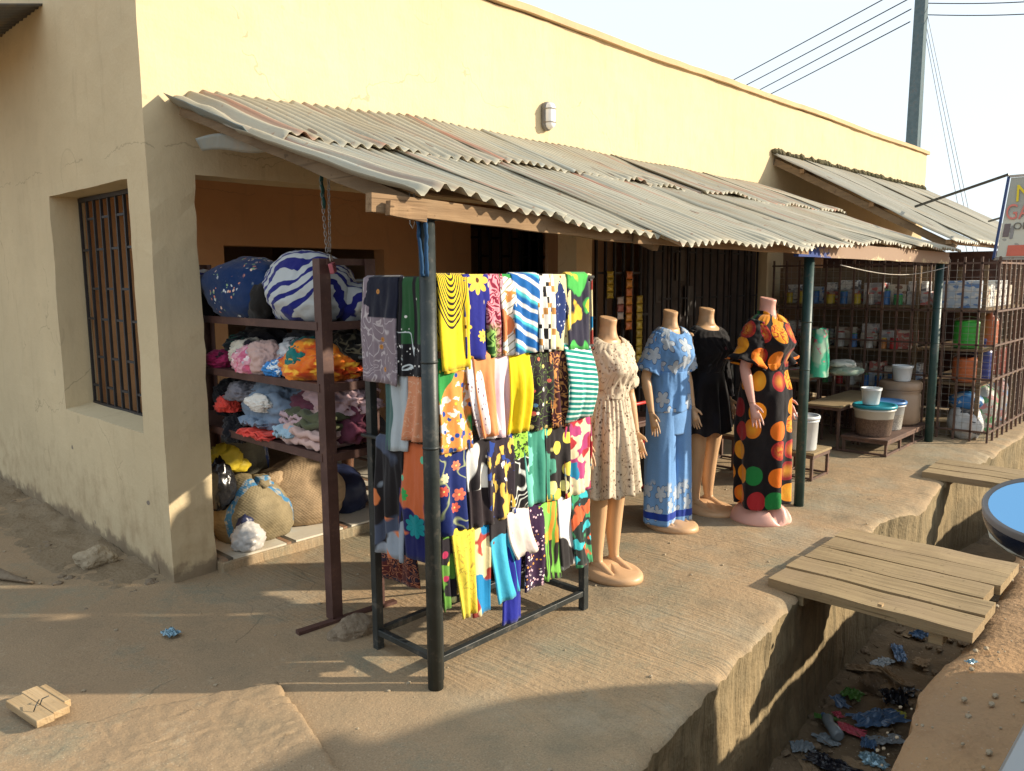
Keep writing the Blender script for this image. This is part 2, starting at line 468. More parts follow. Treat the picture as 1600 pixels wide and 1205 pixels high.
# earth roadside: inner face of the drain, the verge and the road running off to the horizon
mb = MB()
VY = [0, .02, .05, .1, .15, .2, .26, .33, .41, .5, .6, .72, .85, 1.0, 1.2, 1.45, 1.8, 2.4, 3.5, 6, 12, 30]
def verge(u, v):
    x = XS[int(round(u * (len(XS) - 1)))]
    k = VY[int(round(v * (len(VY) - 1)))]
    y = rim_y(x) + .03 * nz(x * 2.3, 4.4) + .015 * nz(x * 9, 2.2) - k
    z = -.010 - .05 * math.exp(-k / .05) + .020 * nz(x * 1.7, y * 1.7, 8) + .010 * nz(x * 6, y * 6, 2) + .004 * nz(x * 17, y * 17, 2)
    return (x, y, z)
mb.grid(verge, len(XS) - 1, len(VY) - 1)
def inner(u, v):
    x = XS[int(round(u * (len(XS) - 1)))]
    p = verge(u, 0); z = lerp(p[2], -.9, v)
    return (x, p[1] + .10 * v + .03 * nz(x * 3, z * 3, 1) * v, z)
mb.grid(inner, len(XS) - 1, 12)
tag(mb.build('roadside_earth', M_dirt), kind='structure')
mb = MB()   # the ground beyond, one sheet to the horizon, below the drain
mb.grid(lambda u, v: (lerp(-600, 600, u), lerp(-600, 600, v), -.95), 24, 24)
tag(mb.build('ground', M_dirt), kind='structure')
mb = MB()   # land on both sides of the street at street level
mb.grid(lambda u, v: (lerp(-9, 600, u ** 2), lerp(7.0, 600, v ** 2), -.012), 30, 30)
mb.grid(lambda u, v: (lerp(30.4, 600, u), lerp(-600, 7.0, v), -.012), 20, 20)
mb.grid(lambda u, v: (lerp(-600, -9, u), lerp(-600, 600, v), -.02), 20, 20)
mb.grid(lambda u, v: (lerp(-9, 30.4, u), lerp(-600, -33.0, v), -.02), 20, 20)
tag(mb.build('terrain', M_dirt), kind='structure')
# raised concrete patch at the lower left, rough top
mb = MB()
A, B, Cc, Dd = Vector((-.18, -1.40, 0)), Vector((-.42, -2.35, 0)), Vector((-1.75, -2.35, 0)), Vector((-1.75, -.72, 0))
def patch(u, v):
    p = (A.lerp(B, v)).lerp(Dd.lerp(Cc, v), u)
    ed = min(u * 1.4, v * .9, 1.0)
    w_ = .03 * nz(p.x * 6, p.y * 6, 3) + .018 * nz(p.x * 21, p.y * 21, 5)
    z = apron_z(p.x, p.y) + .004 + .028 * smooth(0, .018, ed) + (.007 * abs(nz(p.x * 9 + p.y * 5, p.y * 14, 2)) + .006 * abs(nz(p.x * 26 + p.y * 9, p.y * 19, 2)) + .004 * nz(p.x * 60, p.y * 50, 2)) * smooth(0, .08, ed) + .006 * nz(p.x * 3, p.y * 3)
    return (p.x + w_, p.y + w_, z - (.02 if ed < .001 else 0))
mb.grid(patch, 110, 90)
gp = concrete_mat('rough_patch_concrete', False)
tag(mb.build('concrete_patch', gp), kind='structure')
# ------------------------------------------------------------------ 2. the shop building
bld = thing('shop_building', (0, 0, 0), 'long cream plastered shop block with flat parapet, pillars and open veranda', 'building')
def part(name, mat, parent, *boxes, bevel=0, **k):
    mb = MB()
    for lo, hi in boxes: mb.bb(lo, hi)
    return mb.build(name, mat, parent, bevel=bevel, **k)
def wobble(mb, amt=.006, f=2.5):
    for p in mb.v:
        d = Vector((nz(p.x * f, p.y * f, p.z * f), nz(p.y * f + 9, p.z * f, p.x * f), nz(p.z * f, p.x * f + 5, p.y * f)))
        p += d * amt
TOP, LIN = 3.55, 2.175
def wall_grid(lo, hi, ax, holes, step=.07):
    """thick wall slab in the plane normal to axis ax with rectangular holes, cut into a fine grid so that its edges can be uneven"""
    a = 0 if ax == 1 else 1
    us = set([lo[a], hi[a]]); zs = set([lo[2], hi[2]])
    for (u0, u1, z0, z1) in holes: us |= {u0, u1}; zs |= {z0, z1}
    def fill(s):
        s = sorted(s); o = []
        for p, q in zip(s, s[1:]):
            n = max(1, int((q - p) / step))
            o += [lerp(p, q, i / n) for i in range(n)]
        return o + [s[-1]]
    us, zs = fill(us), fill(zs); mb = MB()
    inside = lambda u, z: any(u0 - 1e-6 < u < u1 + 1e-6 and z0 - 1e-6 < z < z1 + 1e-6 for u0, u1, z0, z1 in holes)
    idx = {}
    def vid(i, j, s):
        k = (i, j, s)
        if k not in idx:
            p = [0, 0, zs[j]]; p[a] = us[i]; p[ax] = lo[ax] if s == 0 else hi[ax]
            idx[k] = len(mb.v); mb.v.append(Vector(p))
        return idx[k]
    cell = [[not inside((us[i] + us[i + 1]) / 2, (zs[j] + zs[j + 1]) / 2) for j in range(len(zs) - 1)] for i in range(len(us) - 1)]
    def F(*f): mb.f.append(list(f)); mb.sm.append(False)
    for i in range(len(us) - 1):
        for j in range(len(zs) - 1):
            if not cell[i][j]: continue
            F(vid(i, j, 0), vid(i + 1, j, 0), vid(i + 1, j + 1, 0), vid(i, j + 1, 0))
            F(vid(i, j, 1), vid(i, j + 1, 1), vid(i + 1, j + 1, 1), vid(i + 1, j, 1))
            for (di, dj, e) in ((-1, 0, ((i, j), (i, j + 1))), (1, 0, ((i + 1, j), (i + 1, j + 1))), (0, -1, ((i, j), (i + 1, j))), (0, 1, ((i, j + 1), (i + 1, j + 1)))):
                I, J = i + di, j + dj
                if not (0 <= I < len(us) - 1 and 0 <= J < len(zs) - 1 and cell[I][J]):
                    F(vid(*e[0], 0), vid(*e[1], 0), vid(*e[1], 1), vid(*e[0], 1))
    return mb
# front: one plane with pillars and three veranda bays
BAYS = [(.245, 3.44), (3.65, 6.90), (7.30, 10.4), (10.75, 12.1)]
mb = wall_grid((0, 0, -.06), (12.4, .2, TOP), 1, [(a, b, -.1, LIN) for a, b in BAYS])
wobble(mb, .007, 2.2); wobble(mb, .004, 7)
for p in mb.v:                       # pitted foot of the corner pillar
    if p.z < .10 and p.x < .3: p.x += .012 * nz(p.y * 30, p.z * 30); p.y += .010 * nz(p.x * 30, 4)
for p in mb.v:                       # chipped arris on the building corner
    if abs(p.x) < .03 and p.y < .05: k_ = max(0, nz(p.z * 9, 1.3) + .5 * nz(p.z * 31, 2.2) - .12); p.x += .012 * k_; p.y += .012 * k_
    if abs(p.x - .245) < .03 and p.y < .05 and p.z < 2.1: k_ = max(0, nz(p.z * 9, 5.3) + .5 * nz(p.z * 31, 2.2) - .12); p.x -= .012 * k_; p.y += .010 * k_
mb.build('front_wall', M_wall, bld)
mb = wall_grid((0, .2, -.06), (.2, 7.0, TOP), 0, [(.255, 1.51, .80, 2.15)])
wobble(mb, .007, 2.2); wobble(mb, .004, 7)
for p in mb.v:                       # the sill falls outward
    if .79 < p.z < .81 and .25 < p.y < 1.52: p.z += (.02 if p.x > .1 else -.012)
mb.build('side_wall', M_wall, bld)
mb = MB()
def cop(u, v):
    x = lerp(-.02, 12.45, u); a = v * 2 * PI
    yy = [-.035, .235, .235, -.035, -.035][int(round(v * 4))]; zz = [0, 0, .05, .05, 0][int(round(v * 4))]
    return (x, yy + .006 * nz(x * 3, 5), TOP + .003 + zz + .022 * nz(x * .55, 2) + .005 * nz(x * 4, 8))
mb.grid(cop, 120, 4, smooth=False)
mb.build('coping', wall_mat('stained_coping', (.55, .40, .24), False), bld)
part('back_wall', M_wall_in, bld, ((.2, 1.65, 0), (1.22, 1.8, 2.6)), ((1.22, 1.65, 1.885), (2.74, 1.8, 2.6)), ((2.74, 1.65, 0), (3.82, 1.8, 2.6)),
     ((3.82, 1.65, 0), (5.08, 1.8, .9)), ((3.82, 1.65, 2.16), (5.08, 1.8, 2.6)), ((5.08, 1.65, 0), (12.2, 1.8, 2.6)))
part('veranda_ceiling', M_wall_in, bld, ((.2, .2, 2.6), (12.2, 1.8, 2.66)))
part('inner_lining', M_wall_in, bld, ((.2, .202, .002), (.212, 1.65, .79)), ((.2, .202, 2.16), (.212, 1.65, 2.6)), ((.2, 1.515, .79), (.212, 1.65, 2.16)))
part('flat_roof', M_zinc3, bld, ((.2, .2, 3.2), (12.4, 7.0, 3.26)))
part('rear_wall', M_wall, bld, ((0, 7.0, -.05), (12.4, 7.2, 3.3)))
part('end_wall', M_wall, bld, ((12.2, .2, -.05), (12.4, 7.0, 3.5)))
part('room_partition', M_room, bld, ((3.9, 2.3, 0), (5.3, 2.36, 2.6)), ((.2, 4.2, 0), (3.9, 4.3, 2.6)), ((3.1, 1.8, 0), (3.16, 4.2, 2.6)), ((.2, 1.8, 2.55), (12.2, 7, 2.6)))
# veranda floor: tiles on a bed, a worn step in front
part('floor_bed', M_apron, bld, ((.25, -.055, -.03), (3.46, 1.65, .058)), ((3.64, .2, -.03), (12.1, 1.65, .058)), bevel=.008)
def tile_mat(name, c):
    g = Mat(name, .3, .5); p = g.geo(); n = g.noise(p, 6, 4); 
    cc = g.mix(n.step(.45, .75) * .6, c, (.34, .27, .18)); g.bump(g.noise(p, 30, 2), .05, .003)
    return g.out(cc, n * .5 + .15)
M_tile, M_tileb, M_tilek = tile_mat('cream_tile', (.60, .56, .47)), tile_mat('brown_tile', (.28, .16, .10)), tile_mat('black_tile', (.05, .045, .04))
random.seed(3)
tm = {}
def tile(lo, hi, mat):
    key = (round(hi[0] - lo[0], 3), round(hi[1] - lo[1], 3), mat.name)
    if key not in tm:
        o = MB().bb(lo, hi).build('floor_tile', mat, bld); tm[key] = (o, lo)
    else:
        o0, l0 = tm[key]; o = o0.copy(); link(o, bld); o.location = o0.location + Vector(lo) - Vector(l0)
    return o
for i in range(8):
    for j in range(4):
        x0, y0 = .262 + i * .40, -.045 + j * .42
        z1 = .070 + random.uniform(-.001, .001)
        tile((x0 + .062, y0 + .004, .056), (x0 + .397, y0 + .416, z1), M_tile)
        tile((x0 + .032, y0 + .004, .056), (x0 + .060, y0 + .416, z1 + .0006), M_tilek)
        tile((x0 + .001, y0 + .004, .056), (x0 + .030, y0 + .416, z1 + .0006), M_tileb)
# burglar bars: side window
def grille(name, parent, o0, ux, n, pitch, z0, z1, rows, w=.014, frame=True, mat=M_grille, seed=0):
    """n upright bars along ux with short staggered ties between neighbours"""
    gr = bpy.data.objects.new(name, None); link(gr, parent); gr.location = Vector(o0) - origin_of(parent); gr.empty_display_size = .1
    o0 = Vector(o0); ux = Vector(ux)
    b0 = None
    for i in range(n):
        p = o0 + ux * (pitch * i)
        if b0 is None:
            b0 = MB().bar((p.x, p.y, z0), (p.x, p.y, z1), w).build('bar', mat, gr)
        else:
            o = b0.copy(); link(o, gr); o.location = b0.location + ux * (pitch * i)
    t0 = None
    for i in range(n - 1):
        for k in range(rows):
            z = z0 + (z1 - z0) * ((k + (.28 if i % 2 else .72)) / rows)
            p = o0 + ux * (pitch * i)
            if t0 is None:
                t0 = MB().bar((p.x, p.y, z), tuple(Vector((p.x, p.y, z)) + ux * pitch), w * .8, w * .9).build('tie', mat, gr); tz = z
            else:
                o = t0.copy(); link(o, gr); o.location = t0.location + ux * (pitch * i) + Vector((0, 0, z - tz))
    if frame:
        e = o0 + ux * (pitch * (n - 1))
        for z in (z0, z1):
            MB().bar((o0.x, o0.y, z), (e.x, e.y, z), w * 1.6).build('frame_rail', mat, gr)
    return gr
win = bpy.data.objects.new('window', None); link(win, bld); win.location = (.17, .88, .8)
grille('window_grille', win, (.175, .28, .0), (0, 1, 0), 11, .1215, .815, 2.135, 3, .016)
win = bpy.data.objects.new('window', None); link(win, bld); win.location = (4.45, 1.7, .9)
grille('window_grille', win, (3.84, 1.70, 0), (1, 0, 0), 9, .152, .91, 2.15, 3, .026, mat=M_grille)
# dark panels added behind the second bay's bars, standing in for its unlit interior
M_bay_dark = metal_mat('dark_bay_infill', (.05, .038, .032), .6, (.09, .06, .045))
sh = bpy.data.objects.new('bay_infill', None); link(sh, bld); sh.location = (5.3, .13, 0)
for i in range(11):
    x0 = 4.62 + i * .205
    MB().bb((x0, .125 + .012 * (i % 2), .07), (x0 + .198, .15 + .012 * (i % 2), 2.172)).build('bay_infill_panel', M_bay_dark, sh)
grille('bay_grille', bld, (3.69, .09, 0), (1, 0, 0), 8, .135, .09, 2.16, 3, .022)
grille('bay_grille', bld, (4.70, .07, 0), (1, 0, 0), 15, .150, .09, 2.16, 2, .018)
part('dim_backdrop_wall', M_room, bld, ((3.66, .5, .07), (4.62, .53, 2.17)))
# eave of the main roof over the side lane: dark corrugated sheet seen from below
def corrugated(mb, fn, x0, x1, nrow, pitch=.076, amp=.0125, seg=6):
    n = int((x1 - x0) / pitch * seg)
    mb.grid(lambda u, v: fn(lerp(x0, x1, u), v, amp * math.sin(2 * PI * lerp(x0, x1, u) / pitch)), n, nrow)
for i in range(5):
    mb = MB(); y0 = 1.33 + i * .82
    corrugated(mb, lambda y, v, c: (lerp(.02, -.85, v), y, 3.275 + .03 * (y - 1.3) * 0 - .20 * v + c - .004 * i), y0, y0 + .86, 6)
    mb.build('eave_sheet', M_zinc3, bld, solid=.002)
part('eave_purlin', M_timber_y, bld, ((-.55, 1.40, 3.10), (-.50, 5.4, 3.15)))

# ------------------------------------------------------------------ 3. canopies
can = thing('tin_canopy', (.25, -1.87, 0), 'weathered corrugated tin canopy on dark pipe posts above the clothes display', 'canopy')
WZ = [(.1, 2.555), (1.0, 2.60), (1.7, 2.635), (3.4, 2.62), (7.1, 2.59)]
FZ = [(.05, 1.945), (.5, 1.90), (1.0, 1.865), (1.5, 1.842), (3.3, 1.842), (4.8, 1.872), (6.7, 1.872)]
def roofz(x, y):
    t = -y / 1.95
    return lerp(interp(WZ, x), interp(FZ, x), t) - .018 * math.sin(PI * min(1, t)) + .010 * nz(x * 1.3, y * 1.3, 6)
random.seed(11)
def sheet(parent, x0, x1, ya, yb, lift, sd, curlL=0, zf=roofz, mat=None, curl=.02, nr=22):
    mb = MB(); ph = random.uniform(0, 6)
    def fn(x, v, c):
        e = .022 * nz(x * 2.5, sd * 3.1) + .014 * nz(x * 9, sd)
        y = lerp(ya, yb + e * (1 if v > 0 else 0), v)
        s = (x - x0) / (x1 - x0)
        z = zf(x, y) + lift + c * (1 + .35 * nz(x * 2, y * 2, sd)) + .007 * (1 - s)
        z += .010 * nz(x * 4.3, y * 5, sd) * nz(x * 1.1, y, sd + 9) * 2; z += curl * nz(x * 3.1, sd * 7.7) * smooth(.72, 1, v) + .020 * nz(x * 1.1, y * .9, sd * 2.3) * smooth(0, .3, v)
        if curlL: z -= curlL * smooth(.20, 0, s) * (.7 + .6 * nz(y * 4, sd))
        return (x + .004 * nz(y * 3, sd), y, z)
    corrugated(mb, fn, x0, x1, nr)
    return mb.build('roof_sheet', mat or M_zinc, parent, solid=.0016)
# lower course first, then the upper course lapping over it
xs = [.10, .86, 1.60, 2.40, 3.18, 3.95, 4.72, 5.45, 6.05]
for i, x in enumerate(xs):
    sheet(can, x, x + .83 if i < 8 else 6.68, -.72, random.choice((-1.97, -2.0, -2.03)) - (.05 if i in (2, 3) else 0) + (.03 if i == 0 else 0), .004 + .003 * (i % 2), i + 1, .05 if i == 0 else 0, curl=.035)
xs = [.14, .80, 1.62, 2.35, 3.15, 3.90, 4.70, 5.42, 6.1]
for i, x in enumerate(xs):
    sheet(can, x, x + .84 if i < 8 else 6.75, .03 - .03, -.86 - random.uniform(0, .09), .028 + .003 * (i % 2), i + 20, .07 if i == 0 else 0, curl=.045)
# bent flashing strip hanging at the near end and a loose bluish sheet under it
mb = MB()
mb.grid(lambda u, v: (.10 + .05 * v + .015 * nz(u * 6, 2), lerp(-.02, -.80, u), roofz(.12, lerp(-.02, -.80, u)) + .02 - .075 * v * (.6 + .5 * nz(u * 4, 7)) - .01), 24, 4)
mb.build('bent_flashing', M_zincb, can, solid=.002)
mb = MB()
p0, p1 = at(307, 216, 1, -.35), at(421, 212, 1, -.75)
mb.grid(lambda u, v: Vector(at(lerp(305, 421, u), 214, 1, lerp(-.28, -.70, u))) + Vector((.02 * v, -.02 * v, -.012 - .055 * v + .008 * math.sin(u * 7) + .07 * (1 - v) * (1 - abs(u - .55) * 1.6) * .5)), 16, 5)
mb.build('loose_sheet', M_zincb, can, solid=.002)
# timbers
def timber(name, a, b, w_, h, mat, parent=can):
    mb = MB(); a, b = Vector(a), Vector(b); d = (b - a); n = 14
    r = d.normalized().cross(Vector((0, 0, 1))).normalized(); up = r.cross(d.normalized())
    def fn(u, v):
        q = [(-.5, -.5), (.5, -.5), (.5, .5), (-.5, .5), (-.5, -.5)][int(round(v * 4))]
        p = a + d * u
        return p + r * (q[0] * w_ + .004 * nz(u * 5, q[0], 3)) + up * (q[1] * h + .006 * nz(u * 4 * d.length, q[1] * 3, 1))
    mb.grid(fn, n, 4, smooth=False)
    k = n + 1
    mb.f += [[0, k, 2 * k, 3 * k], [n, 3 * k + n, 2 * k + n, k + n]]; mb.sm += [False, False]
    return mb.build(name, mat, parent)
fz = lambda x: interp([(-.05, 1.885), (.25, 1.862), (1.2, 1.818), (3.4, 1.797), (5, 1.79), (6.7, 1.785)], x)
timber('fascia_board', (-.05, -1.905, fz(-.05) - .005), (1.52, -1.905, fz(1.5)), .030, .064, M_timber_x)
timber('fascia_board', (1.48, -1.937, fz(1.5)), (3.45, -1.93, fz(3.4)), .026, .066, M_timber_x)
g = Mat('peeling_painted_fascia', .8, .2); p = g.geo(); x_, y_, z_ = g.xyz(p)
nn = g.noise(g.mapv(p, (9, 9, 14)), 1.0, 5, .7)
cc = g.mix((nn + (z_ - 1.75) * 3.5).step(.42, .48), (.52, .44, .27), (.30, .21, .15))
cc = g.mix(((3.75 - x_) + (nn - .5) * 1.2).step(0, .1), cc, (.04, .07, .22))
M_fpaint = g.out(cc)
timber('fascia_board', (3.30, -1.925, fz(3.4) + .005), (6.66, -1.92, fz(6.6)), .030, .105, M_fpaint)
timber('rafter', (.19, -.05, 2.485), (.22, -1.90, 1.865), .045, .06, M_timber_y)
for x in (1.72, 3.45, 5.2, 6.6):
    timber('rafter', (x, -.02, roofz(x, 0) - .075), (x, -1.9, roofz(x, -1.9) - .075), .05, .065, M_timber_y)
for y in (-.25, -.85, -1.45):
    [timber('purlin', (xa, y, roofz(xa, y) - .062), (xb, y, roofz(xb, y) - .062), .045, .04, M_timber_x) for xa, xb in ((.2, 1.8), (1.8, 3.5), (3.5, 5.2), (5.2, 6.6))]
timber('wall_plate', (.0, -1.945, 1.862), (.17, -1.94, 1.845), .022, .05, M_timber_x)
for x in (1.35, 2.2, 2.75, 4.2):
    timber('packing_piece', (x, -1.90, fz(x) + .02), (x + .03, -1.90, roofz(x, -1.9) - .01), .03, .04, M_timber_x)
# posts
for (x, y, zt, r, mt) in ((.236, -1.868, 1.835, .0315, M_pipe), (3.676, -1.853, 1.765, .034, M_green), (6.66, -1.86, 1.755, .038, M_green)):
    mb = MB().cyl((x, y, -.06), (x, y, zt), r, 20)
    for z in (.98, 1.31): mb.tube([(x, y, z - .006), (x, y, z), (x, y, z + .006)], [r + .0005, r + .003, r + .0005], 20)
    mb.bb((x - .05, y - .03, zt), (x + .05, y + .03, zt + .008))
    mb.build('post', mt, can)
can2 = thing('far_tin_canopy', (7.0, -1.9, 0), 'higher grey corrugated tin canopy over the caged shop further along', 'canopy')
def roofz2(x, y): return lerp(2.99, 1.955, -y / 1.92) + .008 * nz(x, y * 1.5, 3)
for i in range(7):
    x = 6.9 + i * .80
    sheet(can2, x, x + .85, 0, -1.93, .004 + .003 * (i % 2), i + 40, 0, roofz2, M_zinc2, .012)
mb = MB(); random.seed(5)           # old mortar and litter lying along the wall joint
for i in range(70):
    x = 6.92 + i * .078 + random.uniform(-.02, .02); s_ = random.uniform(.02, .045)
    mb.ico((x, -.03, 3.0 + s_ * .25), (s_ * 1.2, s_, s_), 1, lambda p: p * (1 + .5 * nz(p.x * 2 + x * 9, p.y * 2, p.z * 2)), False)
tag(mb.build('mortar_line', dirt_mat('old_mortar', (.09, .085, .05), (.13, .11, .07), (.06, .07, .035)), can2), kind='stuff')
for y in (-.35, -1.1, -1.85): timber('purlin', (6.92, y, roofz2(7, y) - .04), (12.3, y, roofz2(12, y) - .04), .045, .045, M_timber_x, can2)
timber('rafter', (6.97, -.02, 2.90), (6.97, -1.9, 1.885), .05, .07, M_timber_y, can2)
timber('rafter', (9.6, -.02, 2.90), (9.6, -1.9, 1.885), .05, .07, M_timber_y, can2)
# bulkhead lamp on the wall
L = thing('bulkhead_lamp', (3.045, 0, 2.78), 'small oval white bulkhead lamp on the sunlit parapet wall', 'wall lamp')
mb = MB(); prof = lambda r, y: [(r * .062 * math.cos(a) , y, max(-1, min(1, 0)) + .0 + (.10 + (.045 if math.sin(a) > 0 else -.045) + .062 * r * math.sin(a) - .0)) for a in [2 * PI * i / 32 for i in range(32)]]
def oval(mb, rings):
    vs = []
    for r, y in rings:
        for i in range(32):
            a = 2 * PI * i / 32
            vs.append((3.045 + r * .045 * math.cos(a), y, 2.849 + (.052 if math.sin(a) > 0 else -.052) + r * .052 * math.sin(a)))
    fs = [(k * 32 + i, k * 32 + (i + 1) % 32, (k + 1) * 32 + (i + 1) % 32, (k + 1) * 32 + i) for k in range(len(rings) - 1) for i in range(32)]
    fs.append(list(range((len(rings) - 1) * 32, len(rings) * 32)))
    mb.add(vs, fs, True); return mb
oval(MB(), [(1.08, -.012), (1.08, -.035), (1.0, -.045), (.86, -.045)]).build('lamp_body', metal_mat('grey_lamp_body', (.14, .13, .12), .5), L)
oval(MB(), [(.9, -.046), (.88, -.062), (.75, -.082), (.4, -.092), (.05, -.094)]).build('lamp_glass', plain('white_glass', (.8, .8, .8), .25), L)
mb = MB()
for zz in (2.80, 2.90): mb.tube([(3.045 - .047, -.03, zz), (3.045 - .036, -.085, zz), (3.045, -.1, zz), (3.045 + .036, -.085, zz), (3.045 + .047, -.03, zz)], .004, 6)
mb.build('guard', M_steel, L)
# ------------------------------------------------------------------ 4. printed fabrics
def H(h, k=.86): return tuple(v * k for v in hexc(h))
class Fab(Mat):
    """cloth print laid out in metres: x across the piece, y down it (UV), or the body's own space for sewn clothes"""
    def __init__(s, name, space='UV', seed=0.0):
        super().__init__(name, .86, .12)
        s.b.inputs['Sheen Weight'].default_value = .15
        c = s.co(space)
        s.p = s.mapv(c, (1, 1, 1), (0, 0, 0), (seed * 3.7, seed * 1.9, seed * .7)) if seed else c
        s.x, s.y, s.z = s.xyz(s.co(space))
    def blob(s, col, fg, scale=9, th=.55, seed=0.0, soft=.012, warp=.05, stretch=(1, 1, 1)):
        q = s.mapv(s.p, stretch, (0, 0, 0), (seed, seed * 1.7, seed * .3))
        n = s.noise(s.warp(q, scale * 1.5, warp), scale, 1.5, .5)
        return s.mix(n.step(th - soft, th + soft), col, fg)
    def dots(s, col, fg, scale=25, r=.25, rand=.8, stretch=(1, 1, 1), rot=0, seed=0.0):
        q = s.mapv(s.p, stretch, (0, 0, rot), (seed, seed, seed))
        d = s.voro(q, scale, rand)
        return s.mix(d.step(r + .04, r - .02), col, fg)
    def cells(s, col, cols, scale=10, r=.4, rand=.6, keep=1.0, inner=None, seed=0.0, warp=.0):
        q = s.mapv(s.p, (1, 1, 1), (0, 0, 0), (seed, seed * .6, seed * .4))
        if warp: q = s.warp(q, scale, warp)
        d = s.voro(q, scale, rand); a, b, c_ = s.vcol()
        n = len(cols); fg = s.ramp(a, [(i / n, c) for i, c in enumerate(cols)], True)
        if inner: fg = s.mix(d.step(r * .75, 0), fg, s.mix(.6, fg, inner))
        return s.mix(d.step(r + .02, r - .02) * b.lt(keep), col, fg)
    def stripes(s, col, fg, freq=40, ang=0.0, duty=.35, wob=.02, seed=0.0, wscale=6):
        x, y, z = s.xyz(s.mapv(s.warp(s.p, wscale, wob), (1, 1, 1), (0, 0, ang)))
        f = (y * freq + seed).fract()
        return s.mix((f - .5).abs().step(duty / 2 + .05, duty / 2 - .05), col, fg)
    def contour(s, col, fg, scale=7, freq=9, duty=.4, seed=0.0, stretch=(1, 1, 1), dist=.6):
        q = s.mapv(s.p, stretch, (0, 0, 0), (seed, seed * .7, 0))
        f = (s.noise(q, scale, 1.0, .4, dist) * freq).fract()
        return s.mix((f - .5).abs().step(duty / 2 + .05, duty / 2 - .05), col, fg)
    def flower(s, col, fg, cx, cy, r, n=8, core=None, sharp=.45):
        dx, dy = s.x - cx, s.y - cy
        rr = (dx * dx + dy * dy).sqrt(); th = s.math('ARCTAN2', dy, dx)
        pr = ((th * (n / 2.0)).cos().abs() * sharp + (1 - sharp)) * r
        col = s.mix((pr - rr).step(-.0012, .0012), col, fg)
        line = ((th * (n / 2.0)).cos().abs()).lt(.10) * rr.lt(r * .62)
        col = s.mix(line * .7, col, tuple(v * .35 for v in fg))
        if core: col = s.mix(rr.step(r * .20, r * .15), col, core)
        return col
    def split(s, col, fg, pos, axis='y', wob=.05, scale=14, seed=0.0, flip=False):
        n = s.noise(s.mapv(s.p, (1, 1, 1), (0, 0, 0), (seed, seed, 0)), scale, 2, .5)
        v = (s.y if axis == 'y' else s.x) + (n - .5) * (wob * 4)
        a = v.step(pos - .0015, pos + .0015) if not flip else v.step(pos + .0015, pos - .0015)
        return s.mix(a, col, fg)
    def done(s, col):
        w = s.noise(s.co('Object'), 300, 2); f = s.noise(s.co('Object'), 9, 3)
        s.bump(w, .12, .002); s.bump(f, .3, .03)
        fd = s.noise(s.co('Object'), 3.5, 4, .6)
        col = s.mix(fd.step(.35, .75) * .22, col, s.mix(.5, col, (.10, .09, .08)))
        return s.out(col)
WHT, BLK, NVY = H('#f2efe8'), H('#17151a', 1), H('#141a3c', 1)
FB = {}
def fb(name, fn, space='UV', seed=0.0):
    g = Fab(name, space, seed); FB[name] = g.done(fn(g)); return FB[name]
YEL, GRN, ORG, RED, BLU = H('#f2d22a'), H('#2f8a45'), H('#e2803a'), H('#b8262e'), H('#1b62b8')
# -- top row, left end
def f_roots(g):
    c = g.contour(H('#8f8088'), H('#cfc4c6'), 14, 5, .12, 2, (1, .6, 1), 1.5)
    c = g.split(c, H('#1a1c2c', 1), .030, 'x', .035, 16, 3)
    c2 = g.split(c, H('#8f8088'), .26, 'y', .02, 10, 1)
    low = g.y.step(.20, .205); c = g.mix(low, c, g.contour(H('#8f8088'), H('#cfc4c6'), 14, 5, .12, 2, (1, .6, 1), 1.5))
    for a, b in ((.10, .10), (.12, .29), (.11, .32), (.13, .41)): c = g.flower(c, H('#c98a45'), a, b, .010, 2, BLK, .0)
    return c
fb('grey_roots', f_roots)
def f_greendots(g):
    c = g.dots(H('#2c5c35'), WHT, 34, .17, .9)
    bands = (g.x - .040).abs().lt(.014); c = g.mix(bands, c, BLK)
    c = g.mix((g.x - .125).abs().lt(.010), c, BLK)
    lo = g.y.step(.285, .288); c = g.mix(lo, c, g.dots(BLK, WHT, 55, .22, 1.0))
    s = g.contour(c, H('#dfe8ea'), 9, 3, .16, 4, (1, 1, 1), 1.2)
    return g.mix((g.y - .30).abs().lt(.09) * (g.x - .07).abs().lt(.05), c, s)
fb('green_dots', f_greendots)
def f_arcs(g):
    dx, dy = (g.x - .065) * 1.9, g.y + .02
    d = (dx * dx + dy * dy * .42).sqrt(); ring = (d * 68).fract().lt(.46)
    return g.mix(ring * d.lt(.175), YEL, H('#2a2020', 1))
fb('yellow_arcs', f_arcs)
def f_blueflower(g):
    c = H('#23288a'); c = g.dots(c, H('#f0d9a0'), 15, .14, 1.0, (2.6, .8, 1), R(25))
    for a, b, r in ((.075, .055, .058), (.0, .24, .04), (.09, .275, .028), (.0, .09, .03), (.03, .40, .045)): c = g.flower(c, H('#f3cf58'), a, b, r, 8, H('#5a2e1c'), .40)
    return c
fb('blue_flowers', f_blueflower)
def f_pinkswirl(g):
    c = g.contour(H('#8c1f3e'), H('#f0a0ac'), 22, 6, .5, 1); lo = g.x.step(.07, .03) * g.y.step(.22, .26)
    return g.mix(lo, c, g.contour(H('#2e5d27'), H('#9fd06a'), 22, 6, .5, 3))
fb('pink_swirl', f_pinkswirl)
def f_whiteleaf(g):
    c = g.stripes(WHT, H('#8a7a4c'), 42, R(38), .16, .02); c = g.blob(c, H('#e0954e'), 15, .60, 3)
    c = g.flower(c, H('#e08a58'), .0, .24, .075, 3, None, .3); return g.split(c, H('#2f9a48'), .055, 'y', .02, 8, 2, True)
fb('white_leaf', f_whiteleaf)
fb('blue_stripes', lambda g: g.stripes(g.stripes(H('#0d63ad'), H('#58d0d8'), 9.5, R(-26), .14, .03, .62), WHT, 19, R(-26), .32, .035))
